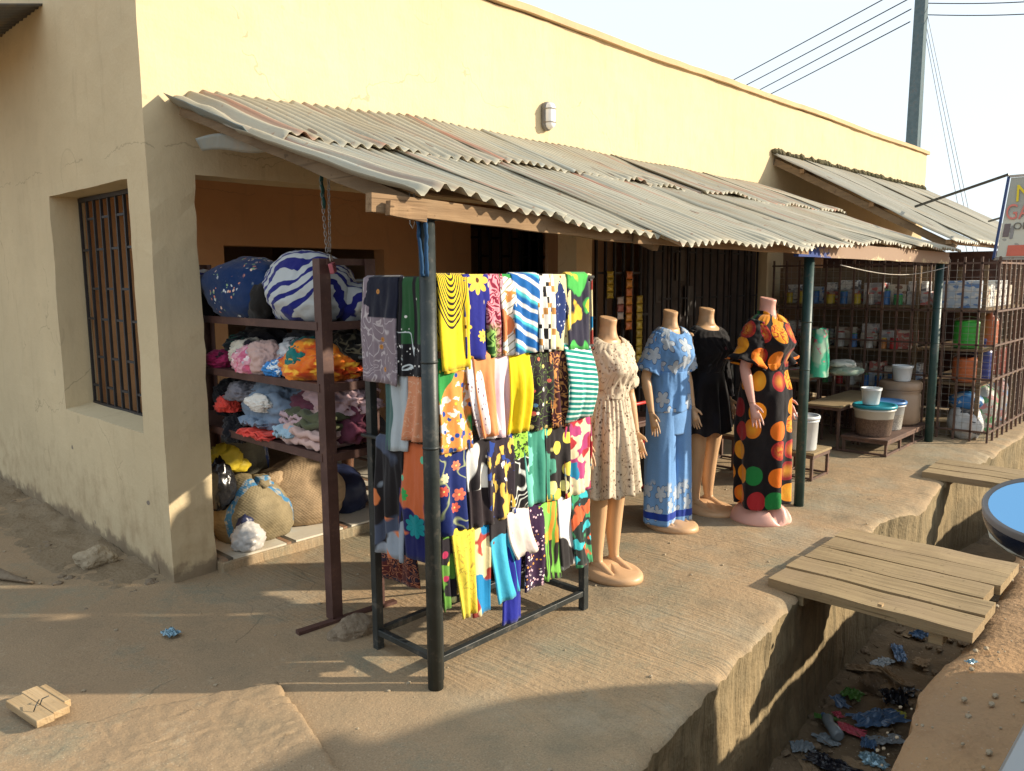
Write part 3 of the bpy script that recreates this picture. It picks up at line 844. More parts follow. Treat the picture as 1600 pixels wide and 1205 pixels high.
def f_squares(g):
    q = g.mapv(g.warp(g.p, 5, .015), (28, 22, 1)); d = g.voro(q, 1.0, .15); a, b, c_ = g.vcol()
    n = g.n('ShaderNodeTexChecker'); g.set(n.inputs['Vector'], q); n.inputs['Scale'].default_value = 1.0; ck = S(g, n.outputs['Fac'])
    c = g.mix(ck * a.gt(.45), WHT, g.ramp(b, [(0, BLK), (.5, H('#c98f4e')), (.8, WHT)], True)); return c
fb('white_squares', f_squares)
def f_diamond(g):
    c = g.dots(H('#efe2ac'), H('#a0623c'), 26, .14, 1.0); dx, dy = (g.x - .065).abs(), (g.y - .185).abs()
    n = g.noise(g.p, 30, 2); k = (dx * 1.9 + dy + (n - .5) * .07).step(.132, .129)
    return g.mix(k, c, g.dots(H('#1d3470'), H('#cfd6ea'), 48, .2, 1.0))
fb('cream_diamond', f_diamond)
def f_gyn(g): return g.blob(g.blob(H('#2c2a3c', 1), H('#52c05a'), 7, .50, 2, stretch=(1.2, .7, 1)), H('#f0c544'), 8, .60, 5)
fb('green_yellow', f_gyn)
# -- second row
def f_orangefloral(g):
    c = g.blob(H('#ec9c50'), WHT, 24, .58, 1); c = g.dots(c, H('#2350a4'), 24, .26, 1.0); c = g.blob(c, H('#2f9648'), 6, .60, 4)
    return g.dots(c, H('#f1d944'), 30, .16, .8)
fb('orange_floral', f_orangefloral)
fb('white_dashes', lambda g: g.dots(H('#f4f0f2'), H('#6d3a5c'), 46, .24, 1.0, (2.0, 1, 1), R(35)))
fb('peach', lambda g: H('#ec9a62')); fb('pale_pink', lambda g: H('#f2d3dd')); fb('bright_yellow', lambda g: H('#f6d61c'))
def f_multi(g):
    c = g.cells(H('#241d22', 1), [H('#f0dc86'), H('#e66a5c'), H('#5d8fc0'), H('#f3f0e6'), H('#e6a34c')], 30, .30, 1.0, .62); return g.contour(c, H('#7fa04c'), 26, 5, .08, 2)
fb('black_multi', f_multi)
def f_brown(g): return g.cells(g.contour(H('#4b2326'), H('#e09a58'), 26, 5, .3, 1), [H('#f0b06e'), H('#eda35a'), H('#4b2326')], 14, .36, .9, .8)
fb('brown_pebbles', f_brown)
fb('teal_stripes', lambda g: g.stripes(H('#0f8f84'), H('#e4f7f0'), 44, R(-10), .42, .01))
fb('teal_grey', lambda g: g.split(H('#50706c'), H('#b9c2c6'), .05, 'x', .02, 5, 1))
fb('salmon', lambda g: g.contour(H('#e59a72'), H('#f2c7a8'), 30, 4, .1, 2))
# -- third row
def f_navyflower(g):
    c = g.contour(H('#182a6c'), H('#c9d28c'), 8, 3, .05, 2)
    for a, b, r, k in ((.05, .06, .030, '#e8c45c'), (.09, .13, .022, '#ec8f6c'), (.03, .17, .020, '#f0dfae'), (.10, .25, .028, '#ea7a60'), (.02, .22, .022, '#e8604e'), (.08, .30, .022, '#ec6a54'), (.01, .03, .02, '#e87d5c'), (.10, .03, .02, '#9fc06a')): c = g.flower(c, H(k), a, b, r, 6, H('#f4e58a'), .35)
    return c
fb('navy_flowers', f_navyflower)
fb('black_white_leaf', lambda g: g.split(g.blob(g.contour(H('#211c20', 1), WHT, 6, 4, .32, 3, (1, .7, 1)), WHT, 9, .62, 6), H('#2b2226', 1), .25, 'y', .02, 6, 1))
fb('navy_yellow', lambda g: g.blob(g.blob(g.blob(H('#2d2430', 1), H('#f0c65a'), 16, .54, 1, stretch=(1.6, .7, 1)), H('#2c4ba0'), 17, .62, 4), WHT, 19, .66, 7))
fb('lime_black', lambda g: g.split(g.contour(BLK, H('#e9ece4'), 12, 8, .3, 2, (1, .6, 1)), g.blob(H('#20301a', 1), H('#a4d94c'), 46, .46, 2), .17, 'y', .02, 9, 3, True))
fb('teal_mint', lambda g: g.cells(g.split(H('#3d8f7a'), H('#7fd8c4'), .035, 'x', .04, 16, 2, True), [H('#7fd8c4'), H('#5cc0aa')], 13, .34, .9, .55))
fb('black_yellow', lambda g: g.cells(g.blob(H('#241f20', 1), H('#58a890'), 9, .64, 4), [H('#f6e05a'), H('#eccb3c'), H('#f5ee9c')], 14, .46, .9, .8, None, 2))
fb('magenta_patch', lambda g: g.blob(g.blob(g.blob(H('#b8447e'), H('#f0e2b8'), 11, .50, 2), H('#b8303a'), 10, .58, 6), H('#1f86b4'), 9, .66, 9))
fb('black_grey_shapes', lambda g: g.blob(g.blob(g.blob(H('#1c181a', 1), H('#9aa4b0'), 5.5, .52, 1), H('#e07f48'), 7, .60, 4), H('#4a5266'), 5, .61, 8))
def f_splash(g):
    c = g.blob(H('#161a52', 1), H('#cf6a3c'), 6, .52, 3); c = g.flower(c, H('#0f8b90'), .10, .36, .05, 9, None, .3); c = g.flower(c, H('#2ba84c'), .04, .24, .028, 8, None, .3)
    return g.cells(c, [H('#67c49a')], 13, .20, 1.0, .35)
fb('navy_splash', f_splash)
fb('rust_print', lambda g: g.contour(g.blob(H('#5c2420'), H('#2c2030', 1), 14, .5, 2), H('#c07a56'), 34, 6, .25, 1))
# -- bottom row
fb('dark_floral', lambda g: g.cells(g.blob(H('#1f1a22', 1), H('#62963c'), 11, .52, 2), [H('#e8ddaa'), H('#b8325c'), H('#e0cc4c')], 20, .32, 1.0, .6))
fb('yellow_sprig', lambda g: g.contour(H('#eed94c'), H('#8c6a34'), 20, 3, .05, 5, (1, .7, 1), 1.5))
fb('red_cream_blue', lambda g: g.blob(g.blob(H('#f0e2b0'), H('#b3463c'), 8, .52, 1), H('#1787c2'), 6, .55, 6))
fb('cyan_black', lambda g: g.cells(g.split(H('#46b8dc'), H('#262226', 1), .14, 'y', .03, 9, 2, True), [H('#8a4a34')], 14, .14, .9, .7))
fb('royal_blue', lambda g: H('#1d2796')); fb('cream_plain', lambda g: H('#f0e2da'))
fb('purple_dashes', lambda g: g.cells(H('#331a3c', 1), [H('#f2c9d8'), H('#f0a84c'), H('#f4ecf0')], 62, .34, 1.0, .75))
fb('green_orange', lambda g: g.blob(g.stripes(g.blob(H('#2c2624', 1), H('#f0a23c'), 7, .55, 3), H('#7cc24c'), 30, R(85), .4, .05), H('#8ad45c'), 8, .58, 8))
fb('black_white', lambda g: g.blob(H('#252223', 1), H('#f0efee'), 4.6, .50, 4, .01))
fb('teal_flame', lambda g: g.blob(g.blob(g.blob(H('#212a28', 1), H('#3f9e6a'), 10, .52, 1), H('#e0683c'), 10, .58, 4), H('#3cc0cc'), 12, .62, 8))
# ------------------------------------------------------------------ display rack
rack = thing('display_rack', (.80, -1.68, 0), 'black steel tube rack hung with four rows of folded printed cloth', 'clothes rack')
RX0, RX1, RYF, RYB = .285, 1.235, -1.828, -1.43
rail_z = [1.625, 1.305, .975, .615]
for (x, y) in ((RX0, RYF), (RX0, RYB), (RX1, RYF), (RX1, RYB)):
    MB().bb((x - .018, y - .018, 0), (x + .018, y + .018, 1.605)).build('leg', M_black, rack, bevel=.003)
for (a, b) in (((RX0, RYF), (RX1, RYF)), ((RX0, RYB), (RX1, RYB)), ((RX0, RYF), (RX0, RYB)), ((RX1, RYF), (RX1, RYB))):
    MB().bar((a[0], a[1], .085), (b[0], b[1], .085), .028).build('base_rail', M_black, rack, bevel=.003)
for z in rail_z:
    MB().cyl((RX0 - .02, RYF - .03, z), (RX1 + .02, RYF - .03, z), .008).build('hanging_rail', M_black, rack)
    if z > .9: MB().cyl((RX0 - .03, RYF - .02, z - .01), (RX0 - .03, RYB + .03, z - .01), .008).build('end_rail', M_black, rack)
MB().bar((RX0, RYB, 1.62), (RX1, RYB, 1.62), .026).build('top_rail', M_black, rack)
MB().bar((RX0, RYF, 1.55), (RX1, RYB, .10), .012).build('brace', M_black, rack)
def cloth(name, mat, o, du, width, front, back, label, sway=0.0, slant=0.0, r=.014, out=None, fan=1.0, bul=0.0, seed=0, thick=.007, group=None, lay=0.0, ruffle=.009):
    random.seed(seed * 13 + 5); slant += random.uniform(-.018, .018); sway += random.uniform(-.008, .008); width *= 1.13
    """folded cloth over a rail: o = rail point where it starts, du = unit vector along the rail, out = unit vector to the front"""
    o, du = Vector(o), Vector(du).normalized(); out = Vector(out)
    L = back + front + PI * r; mb = MB(); random.seed(seed * 7 + 3)
    ph = random.uniform(0, 9)
    def layer(off, fr, dw, sx):
        Lq = back + fr + PI * (r + off)
        def fn(u, v):
            s = v * Lq
            w_ = lerp(width, width * fan, max(0, (s - back) / max(.01, fr))) if s > back else width
            a = sx + (u - .5) * w_ * dw + width * .5 - width * .06
            rr = r + off
            if s < back:                      # behind the rail, hanging
                d = back - s; q = -out * rr + Vector((0, 0, -d)); t = 0
            elif s < back + PI * rr:
                th = (s - back) / rr; q = -out * (rr * math.cos(th)) + Vector((0, 0, rr * math.sin(th))); d = 0; t = 0
            else:
                d = s - back - PI * rr; t = d / fr
                d += slant * (u - .5) * t
                q = out * (rr + bul * math.sin(PI * min(1, t)) + .012 * t) + Vector((0, 0, -d))
            k = ruffle * (nz(u * width * 26 + ph, s * 3, seed) * 1.0 + .5 * nz(u * width * 60, s * 5 + ph, seed)) * (.35 + smooth(0, .12, d) )
            fo = .008 * math.sin((u + .12 * nz(s * 2.5, ph)) * PI * (2 + seed % 3) + ph) * smooth(.02, .22, d)
            q = q + out * (k + fo + .012 * nz(ph, s * 4, u * .8) * smooth(0, .1, d))
            a += (sway * t * t if s > back else 0) + .006 * nz(s * 5, ph + off * 90, 3) * smooth(0, .1, d)
            return o + du * a + q
        mb.grid(fn, max(8, int(width * 130)), max(16, int(Lq * 46)), True, uvf=lambda u, v: (u * width, v * Lq - back))
    layer(0, front, 1.0, 0)
    if lay:                                   # inner fold showing past the outer one
        r_ = r; layer(-.006, front + lay, .93, .006 + .3 * lay)
    ob = mb.build(name, mat, None, solid=thick)
    return tag(ob, label, 'cloth', group)
def row_cloth(ri, px0, px1, py, pyb, nm, label, **k):
    z = rail_z[ri]; Y = RYF - .03
    a, b = at(px0, py, 1, Y - .02).x, at(px1, py, 1, Y - .02).x
    zb = at((px0 + px1) / 2, pyb, 1, Y - .03).z
    return cloth('folded_cloth', FB[nm], (a, Y, z), (1, 0, 0), b - a, z - zb, k.pop('back', .28), label, out=(0, -1, 0), seed=px0, **k)
def end_cloth(z, px0, px1, py, pyb, nm, label, **k):
    X = RX0 - .03
    a, b = at(px0, py, 0, X - .015).y, at(px1, py, 0, X - .015).y
    zb = at((px0 + px1) / 2, pyb, 0, X - .02).z
    return cloth('folded_cloth', FB[nm], (X, a, z), (0, -1, 0), a - b, z - zb, .26, label, out=(-1, 0, 0), seed=px0 + 1, **k)
TB = 'top row'
for a in ((0, 687, 728, 426, 577, 'yellow_arcs', 'yellow cloth with black concentric arcs, first in the rack\'s top row', dict(lay=.012, slant=-.01)),
          (0, 727, 762, 427, 562, 'blue_flowers', 'royal blue cloth with big yellow daisies in the top row', dict(lay=.0)),
          (0, 761, 785, 427, 558, 'pink_swirl', 'narrow maroon cloth with pink swirls and green leaves, top row', {}),
          (0, 783, 803, 429, 556, 'white_leaf', 'narrow white cloth with orange and green leaf print, top row', {}),
          (0, 802, 840, 430, 552, 'blue_stripes', 'bright blue cloth with slanting white and aqua stripes, top row', dict(r=.018)),
          (0, 839, 864, 431, 550, 'white_squares', 'white cloth with black and orange squares, top row', {}),
          (0, 862, 890, 430, 548, 'cream_diamond', 'cream cloth with a large dotted navy diamond, top row', {}),
          (0, 888, 916, 429, 546, 'green_yellow', 'navy cloth with green and yellow patches, last in the top row', dict(r=.02)),
          (1, 688, 736, 560, 706, 'orange_floral', 'orange, green and blue floral cloth behind the canopy post, second row', dict(r=.012)),
          (1, 730, 762, 553, 690, 'white_dashes', 'white cloth with small purple dashes hanging askew in the second row', dict(sway=.075, r=.020)),
          (1, 738, 770, 551, 684, 'peach', 'plain peach orange cloth in the second row', dict(sway=.03, r=.026, fan=.75)),
          (1, 766, 798, 549, 684, 'pale_pink', 'plain pale pink cloth in the second row', dict(sway=-.012, lay=.0, fan=.8)),
          (1, 797, 826, 546, 676, 'bright_yellow', 'plain bright yellow cloth in the second row', dict(sway=-.02, bul=.012)),
          (1, 826, 862, 544, 672, 'black_multi', 'black cloth crowded with many coloured flowers, second row', dict(sway=-.015)),
          (1, 860, 885, 541, 668, 'brown_pebbles', 'brown cloth with orange pebble shapes, second row', dict(r=.016)),
          (1, 883, 917, 536, 655, 'teal_stripes', 'teal and white striped cloth bulging at the end of the second row', dict(r=.026, bul=.04, fan=1.04)),
          (2, 689, 733, 690, 832, 'navy_flowers', 'navy cloth with trailing coral and yellow flowers, third row', dict(back=.2)),
          (2, 731, 766, 686, 824, 'black_white_leaf', 'black cloth with white curling leaves, third row', {}),
          (2, 764, 800, 680, 812, 'navy_yellow', 'dark cloth spattered with yellow, blue and white, third row', {}),
          (2, 798, 823, 676, 796, 'lime_black', 'lime speckled cloth turning to black and white lines, third row', {}),
          (2, 821, 856, 669, 788, 'teal_mint', 'sea green cloth with mint patches, third row', {}),
          (2, 854, 888, 664, 782, 'black_yellow', 'black cloth with large yellow petals, third row', {}),
          (2, 886, 920, 659, 772, 'magenta_patch', 'magenta, cream, red and blue patched cloth, last in the third row', dict(fan=1.08)),
          (3, 692, 712, 838, 950, 'dark_floral', 'dark green floral cloth behind the post in the bottom row', dict(r=.012)),
          (3, 706, 740, 832, 966, 'yellow_sprig', 'yellow cloth with fine brown sprigs in the bottom row', dict(sway=.02, fan=.65, lay=.0, r=.022)),
          (3, 735, 765, 822, 962, 'red_cream_blue', 'brick red, cream and bright blue cloth, bottom row', dict(fan=.85, lay=.0)),
          (3, 786, 814, 812, 974, 'royal_blue', 'plain royal blue cloth hanging lowest in the bottom row', dict(r=.010)),
          (3, 766, 796, 814, 940, 'cyan_black', 'sky blue and black cloth with brown spots, bottom row', dict(sway=.04, r=.022, slant=-.03)),
          (3, 792, 822, 804, 872, 'cream_plain', 'short plain cream cloth in the bottom row', dict(sway=.05, r=.026)),
          (3, 820, 848, 797, 920, 'purple_dashes', 'dark purple cloth with pink and orange flecks, bottom row', dict(fan=1.1)),
          (3, 844, 876, 789, 906, 'green_orange', 'green, orange and black streaked cloth, bottom row', dict(fan=.8)),
          (3, 873, 899, 780, 886, 'black_white', 'black cloth with big white patch, bottom row', dict(r=.018)),
          (3, 894, 918, 773, 886, 'teal_flame', 'teal, orange and green flame print cloth, last in the bottom row', dict(sway=.03, r=.022))):
    row_cloth(*a[:7], **a[7])
end_cloth(1.615, 572, 620, 428, 598, 'grey_roots', 'grey and navy cloth with white root pattern on the rack end', slant=.02, lay=.0, r=.018)
end_cloth(1.615, 618, 664, 427, 588, 'green_dots', 'green cloth with white dots and black bands on the rack end')
end_cloth(1.295, 604, 636, 560, 704, 'teal_grey', 'folded teal and grey cloth deep inside the rack end', sway=-.01)
end_cloth(1.295, 634, 668, 556, 690, 'salmon', 'folded salmon pink cloth at the rack end beside the post', sway=-.03, fan=.8)
end_cloth(.965, 592, 630, 708, 868, 'black_grey_shapes', 'black cloth with grey and orange shapes, low on the rack end', lay=.0, r=.018)
end_cloth(.965, 627, 665, 712, 872, 'navy_splash', 'navy cloth with orange and teal splashes, low on the rack end')
def gap_cloth(z, y0, w_, L, nm, label, **k):      # cloth added on the rack's far end, closing a sunlit gap; slivers show
    return cloth('folded_cloth', FB[nm], (RX1 + .032, y0, z), (0, 1, 0), w_, L, .24, label, out=(1, 0, 0), **k)
for z in rail_z[:3]: MB().cyl((RX1 + .032, RYF - .01, z - .012), (RX1 + .032, RYB + .03, z - .012), .008).build('end_rail', M_black, rack)
gap_cloth(1.620, -1.815, .19, .34, 'red_cream_blue', 'red and cream cloth showing at the top of the rack\'s far end', seed=201, r=.02)
gap_cloth(1.615, -1.62, .20, .36, 'blue_flowers', 'blue daisy cloth added on the far end of the rack, top tier', seed=202)
gap_cloth(1.292, -1.815, .19, .36, 'salmon', 'salmon cloth added on the far end of the rack, second tier', seed=203)
gap_cloth(1.292, -1.62, .20, .36, 'teal_mint', 'sea green cloth added on the far end of the rack, second tier', seed=204)
gap_cloth(.962, -1.815, .19, .38, 'magenta_patch', 'magenta patched cloth added on the far end of the rack, low tier', seed=205)
gap_cloth(.962, -1.62, .20, .36, 'navy_splash', 'navy splashed cloth added on the far end of the rack, low tier', seed=206)
cloth('folded_cloth', FB['rust_print'], (.42, RYB + .10, .80), (0, -1, 0), .20, .52, .15, 'rust brown printed cloth hanging lowest inside the rack end', out=(-1, 0, 0), seed=77, fan=1.3)
# ------------------------------------------------------------------ 5. mannequins (local space: facing -y, right hand at -x, base on z = 0)
# torso rings: z, half width, front depth, back depth
RINGS = [(.64, .150, .105, .115), (.72, .163, .108, .125), (.80, .166, .105, .125), (.88, .146, .095, .105), (.96, .120, .086, .082), (1.02, .116, .088, .078),
         (1.08, .128, .105, .082), (1.13, .140, .122, .088), (1.18, .148, .115, .092), (1.23, .158, .096, .090), (1.258, .148, .078, .080), (1.278, .112, .062, .070), (1.298, .076, .054, .060), (1.325, .057, .048, .052), (1.36, .052, .046, .050)]
def ring(z):
    if z <= RINGS[0][0]: return RINGS[0][1:]
    for a, b in zip(RINGS, RINGS[1:]):
        if z <= b[0]:
            t = (z - a[0]) / (b[0] - a[0]); return tuple(lerp(p, q, t) for p, q in zip(a[1:], b[1:]))
    return RINGS[-1][1:]
def skin_mat(name, c):
    g = Mat(name, .42, .4); n = g.noise(g.co('Object'), 6, 3)
    g.b.inputs['Subsurface Weight'].default_value = .0
    return g.out(g.mix(n.step(.3, .7), c, tuple(v * .9 for v in c)))
M_skin = skin_mat('tan_mannequin_plastic', (.60, .37, .20)); M_skin2 = skin_mat('pink_mannequin_plastic', (.66, .36, .29))
ARM = dict(sh=(.156, .005, 1.228), el=(.212, .028, .99), wr=(.214, -.035, .775))
def hand(mb, s, wr, d, spread=.2, tw=0.0):
    """s = side sign, wr wrist, d pointing direction; the palm faces the thigh, fingers lie side by side along y"""
    d = Vector(d).normalized(); fwd = Vector((0, -1, 0)); fwd = (fwd - d * fwd.dot(d)).normalized(); nrm = d.cross(fwd)
    M = Matrix.Rotation(tw, 3, d); fwd = M @ fwd; nrm = M @ nrm
    wr = Vector(wr)
    mb.tube([wr - d * .02, wr + d * .02, wr + d * .05, wr + d * .085, wr + d * .095], [.019, .021, .026, .027, .020], 12, sx=1.0 if abs(nrm.x) > 2 else 1.0, up=fwd)
    for k in (-1, 1): mb.tube([wr + d * .015 + fwd * (k * .008), wr + d * .085 + fwd * (k * .022)], [.014, .0125], 8)
    for i, (o, L, sp) in enumerate(((.030, .068, .26), (.010, .078, .08), (-.010, .074, -.08), (-.028, .060, -.26))):
        b = wr + d * .080 + fwd * o
        dd = (d + fwd * (sp * spread * 2.2)).normalized(); cu = nrm * (s * -.10)
        p1 = b + dd * (L * .45); p2 = p1 + (dd + cu * 1.5).normalized() * (L * .32); p3 = p2 + (dd + cu * 3).normalized() * (L * .26)
        mb.tube([b - dd * .012, b, p1, p2, p3], [.0085, .0088, .0080, .0070, .0050], 8)
    tb = wr + d * .022 + fwd * .020
    t1 = tb + (d * .55 + fwd * .62 + nrm * (-s * .15)).normalized() * .040; t2 = t1 + (d * .85 + fwd * .45).normalized() * .030
    mb.tube([tb - fwd * .012, tb, t1, t2], [.0125, .0125, .0095, .006], 8)
def body_mesh(arm=ARM, cut=.0, foot_y=0.0, fw2=(0, 0)):
    mb = MB(); n = 28; vs = []
    zs = [RINGS[0][0] + i * (RINGS[-1][0] - RINGS[0][0]) / 46 for i in range(47)]
    for z in zs:
        h, f, b = ring(z)
        for j in range(n):
            a = 2 * PI * j / n; c, s_ = math.cos(a), math.sin(a)
            y = s_ * (b if s_ > 0 else f)
            if s_ < 0: y -= .022 * (math.exp(-((h * c - .068) / .045) ** 2) + math.exp(-((h * c + .068) / .045) ** 2)) * math.exp(-((z - 1.125) / .05) ** 2)
            vs.append((h * c, y + .004, z))
    fs = [(i * n + j, i * n + (j + 1) % n, (i + 1) * n + (j + 1) % n, (i + 1) * n + j) for i in range(len(zs) - 1) for j in range(n)]
    mb.add(vs, fs, True); k = len(zs) - 1
    mb.f += [[j for j in range(n)][::-1], [k * n + j for j in range(n)]]; mb.sm += [False, False]
    # neck, cut off on a slant that rises to the back
    vs = []
    for i, (z, r) in enumerate(((1.30, .058), (1.34, .049), (1.37, .047), (1.40, .050), (1.412, .051))):
        for j in range(20):
            a = 2 * PI * j / 20; y = r * 1.08 * math.sin(a)
            vs.append((r * math.cos(a), y + .006 - .10 * (z - 1.30) * .4, z + (.20 * y if z > 1.39 else 0)))
    mb.add(vs, [(i * 20 + j, i * 20 + (j + 1) % 20, (i + 1) * 20 + (j + 1) % 20, (i + 1) * 20 + j) for i in range(4) for j in range(20)], True)
    b0 = len(mb.v) - 100; mb.f += [[b0 + j for j in range(20)][::-1], [b0 + 80 + j for j in range(20)]]; mb.sm += [False, False]
    for s in (-1, 1):
        sh, el, wr = [Vector((s * p[0], p[1], p[2])) for p in (arm['sh'], arm['el'], arm['wr'])]
        pts = [sh + Vector((-s * .05, 0, .015)), sh, sh.lerp(el, .35), sh.lerp(el, .7), el, el.lerp(wr, .25), el.lerp(wr, .6), wr]
        mb.tube(pts, [.032, .042, .040, .037, .034, .036, .029, .020], 14)
        hand(mb, s, wr, wr - el + Vector((0, -.02, 0)), .28 if s < 0 else .15)
        # leg
        hx = .083
        lp = [(hx, .0, .74), (hx + .002, -.004, .62), (hx - .004, -.008, .50), (hx - .010, -.010, .42), (hx - .012, .006, .32), (hx - .012, .010, .22), (hx - .012, .006, .12), (hx - .012, .0, .085)]
        mb.tube([(s * x, y + foot_y, z) for x, y, z in lp], [.090, .083, .066, .052, .054, .047, .034, .031], 16)
        f0 = Vector((s * (hx - .012), .01 + foot_y, .075))
        mb.tube([f0 + Vector((0, .030, -.02)), f0 + Vector((0, .01, -.005)), f0 + Vector((0, -.045, -.022)), f0 + Vector((s * .004, -.10, -.042)), f0 + Vector((s * .006, -.145, -.052)), f0 + Vector((s * .006, -.165, -.054))], [.022, .033, .030, .027, .020, .010], 12)
    return mb
def torso_ring(z, ease=(.012, .012, .012)):
    h, f, b = ring(z); return h + ease[0], f + ease[1], b + ease[2]
def garment(mb, zs, rad, n=96, folds=None, top=None, uv=None):
    """rings from zs[0] (hem) to zs[-1]; rad(z) -> half width, front, back, yoff; folds(a, z) -> radial offset; top(a, z) -> z shift"""
    vs = []; uv_ = []
    for z in zs:
        h, f, b, yo = rad(z)
        for j in range(n + 1):
            a = 2 * PI * j / n; c, s = math.cos(a), math.sin(a); k = folds(a, z) if folds else 0
            x = c * (h + k); y = s * ((b if s > 0 else f) + k)
            vs.append((x, y + yo, z + (top(a, z) if top else 0))); uv_.append((a * .16, z))
    n += 1
    fs = [(i * n + j, i * n + j + 1, (i + 1) * n + j + 1, (i + 1) * n + j) for i in range(len(zs) - 1) for j in range(n - 1)]
    mb.add(vs, fs, True, uv_); return mb
def sleeve(mb, s, t0, t1, r0, r1, arm=ARM, flare=0.0, seed=0, wr=.006, n=40, m=26, ruff=0.0):
    sh, el, w_ = [Vector((s * p[0], p[1], p[2])) for p in (arm['sh'], arm['el'], arm['wr'])]
    sh = sh + Vector((-s * .035, 0, .012))
    L1, L2 = (el - sh).length, (w_ - el).length; Lt = L1 + L2
    def P(t):
        d = t * Lt
        return sh.lerp(el, d / L1) if d < L1 else el.lerp(w_, (d - L1) / L2)
    vs = []; uv_ = []
    for i in range(m + 1):
        u = i / m; t = lerp(t0, t1, u); p = P(t); d = (P(min(1.1, t + .03)) - P(max(-.05, t - .03))).normalized()
        r = d.cross(Vector((0, 1, 0))).normalized(); q = r.cross(d)
        rad = lerp(r0, r1, u ** .8) * lerp(.80, 1.0, smooth(0, .22, u)) + flare * smooth(.8, 1, u)
        for j in range(n + 1):
            a = 2 * PI * j / n
            k = rad + wr * 1.4 * (.25 - abs(nz(math.cos(a) * 3 + u * 4, math.sin(a) * 3 + seed, u * 9))) + wr * nz(math.cos(a) * 2 + seed, math.sin(a) * 2, u * 5) + wr * .8 * nz(math.cos(a) * 3, math.sin(a) * 3 + seed, u * 11) + ruff * math.sin(a * 9 + seed) * smooth(.7, 1, u)
            vs.append(p + r * (math.cos(a) * k) + q * (math.sin(a) * k * .96)); uv_.append((a * .075 + s * .31, u * (t1 - t0) * Lt + seed * .37))
    n += 1
    fs = [(i * n + j, i * n + j + 1, (i + 1) * n + j + 1, (i + 1) * n + j) for i in range(m) for j in range(n - 1)]
    mb.add(vs, fs, True, uv_); return mb
def bodice(mb, z0, neck_h=.088, neck_f=.062, neck_b=.066, vee=.0, scoop=.05, loose=.0, seed=0, wr=.004, vw=.05, close=1.308):
    """from z0 up over the bust and shoulders to a neckline; the front of the neckline drops by scoop (round) and vee (pointed)"""
    zs = [lerp(z0, 1.252, i / 40) for i in range(41)]
    n = 120; rows = []
    def rf(z):
        h, f, b = torso_ring(z, (.012 + loose, .014 + loose, .012 + loose)); 
        bust = math.exp(-((z - 1.125) / .075) ** 2) * .024
        if z < 1.11: f = lerp(f, max(f, .118), smooth(.90, 1.11, z) * .75)
        return h, f + bust, b
    for z in zs:
        h, f, b = rf(z); row = []
        for j in range(n + 1):
            a = 2 * PI * j / n; c, s = math.cos(a), math.sin(a)
            k = 1.5 * wr * nz(c * 3 + seed, s * 3, z * 9) + wr * 1.2 * nz(c * 7, s * 7 + seed, z * 16) + wr * 1.6 * (.25 - abs(nz(c * 4 + z * 9, s * 4 - z * 7 + seed, z * 14))) + wr * .7 * nz(c * 16, s * 16 + seed, z * 40)
            y = s * ((b if s > 0 else f) + k)
            if s < 0: y -= .010 * (math.exp(-((h * c - .07) / .045) ** 2) + math.exp(-((h * c + .07) / .045) ** 2)) * math.exp(-((z - 1.125) / .05) ** 2)
            row.append(Vector((c * (h + k), y, z)))
        rows.append(row)
    last = rows[-1]
    for i in range(1, 13):
        t = i / 12; row = []
        for j in range(n + 1):
            a = 2 * PI * j / n; c, s = math.cos(a), math.sin(a)
            e = Vector((neck_h * c, s * (neck_b if s > 0 else neck_f), close))
            fr = max(0, -s)
            drop = scoop * fr ** 1.4
            v = 0
            if vee and s < 0: v = vee * max(0, 1 - abs(e.x) / vw)
            q = last[j].lerp(e, t); q.z = lerp(last[j].z, close, 1 - (1 - t) ** 1.7)
            q.z -= (drop + v) * t ** 1.6
            if s < 0: q.y -= (.035 * (drop / .05 if scoop else 0) * .5 + .30 * v) * t * fr
            h2, f2, b2 = ring(max(1.0, q.z)); 
            row.append(q)
        rows.append(row)
    vs = [p for r_ in rows for p in r_]; n += 1
    uv_ = [(2 * PI * j / (n - 1) * .16, rows[min(i, 40)][0].z + max(0, i - 40) * .008) for i in range(len(rows)) for j in range(n)]
    fs = [(i * n + j, i * n + j + 1, (i + 1) * n + j + 1, (i + 1) * n + j) for i in range(len(rows) - 1) for j in range(n - 1)]
    mb.add(vs, fs, True, uv_); return mb
def base_disc(mb, rx=.165, ry=.215, h=.042, yo=-.045, hump=.0):
    n = 56; prof = [(1.0, .0), (1.0, .014), (.985, .026), (.93, .036), (.82, h), (.5, h + .004), (.0, h + .004)]
    vs = []
    for r, z in prof:
        for j in range(n):
            a = 2 * PI * j / n; c, s = math.cos(a), math.sin(a)
            zz = z
            if z > .03:
                hx = rx * r * c; hy = ry * r * s + yo
                zz += .036 * math.exp(-((hy - .02) / .09) ** 2) * math.exp(-(abs(hx) - .0) ** 2 / .012)
                for sx in (-1, 1): zz -= .020 * math.exp(-((hx - sx * .075) / .020) ** 2) * math.exp(-((hy + .13) / .045) ** 2)
            vs.append((rx * r * c, ry * r * s + yo, zz))
    fs = [(i * n + j, i * n + (j + 1) % n, (i + 1) * n + (j + 1) % n, (i + 1) * n + j) for i in range(len(prof) - 1) for j in range(n)]
    mb.add(vs, fs, True); mb.f.append([j for j in range(n)][::-1]); mb.sm.append(False); return mb
M_joint = plain('joint_line', (.30, .18, .10), .6)
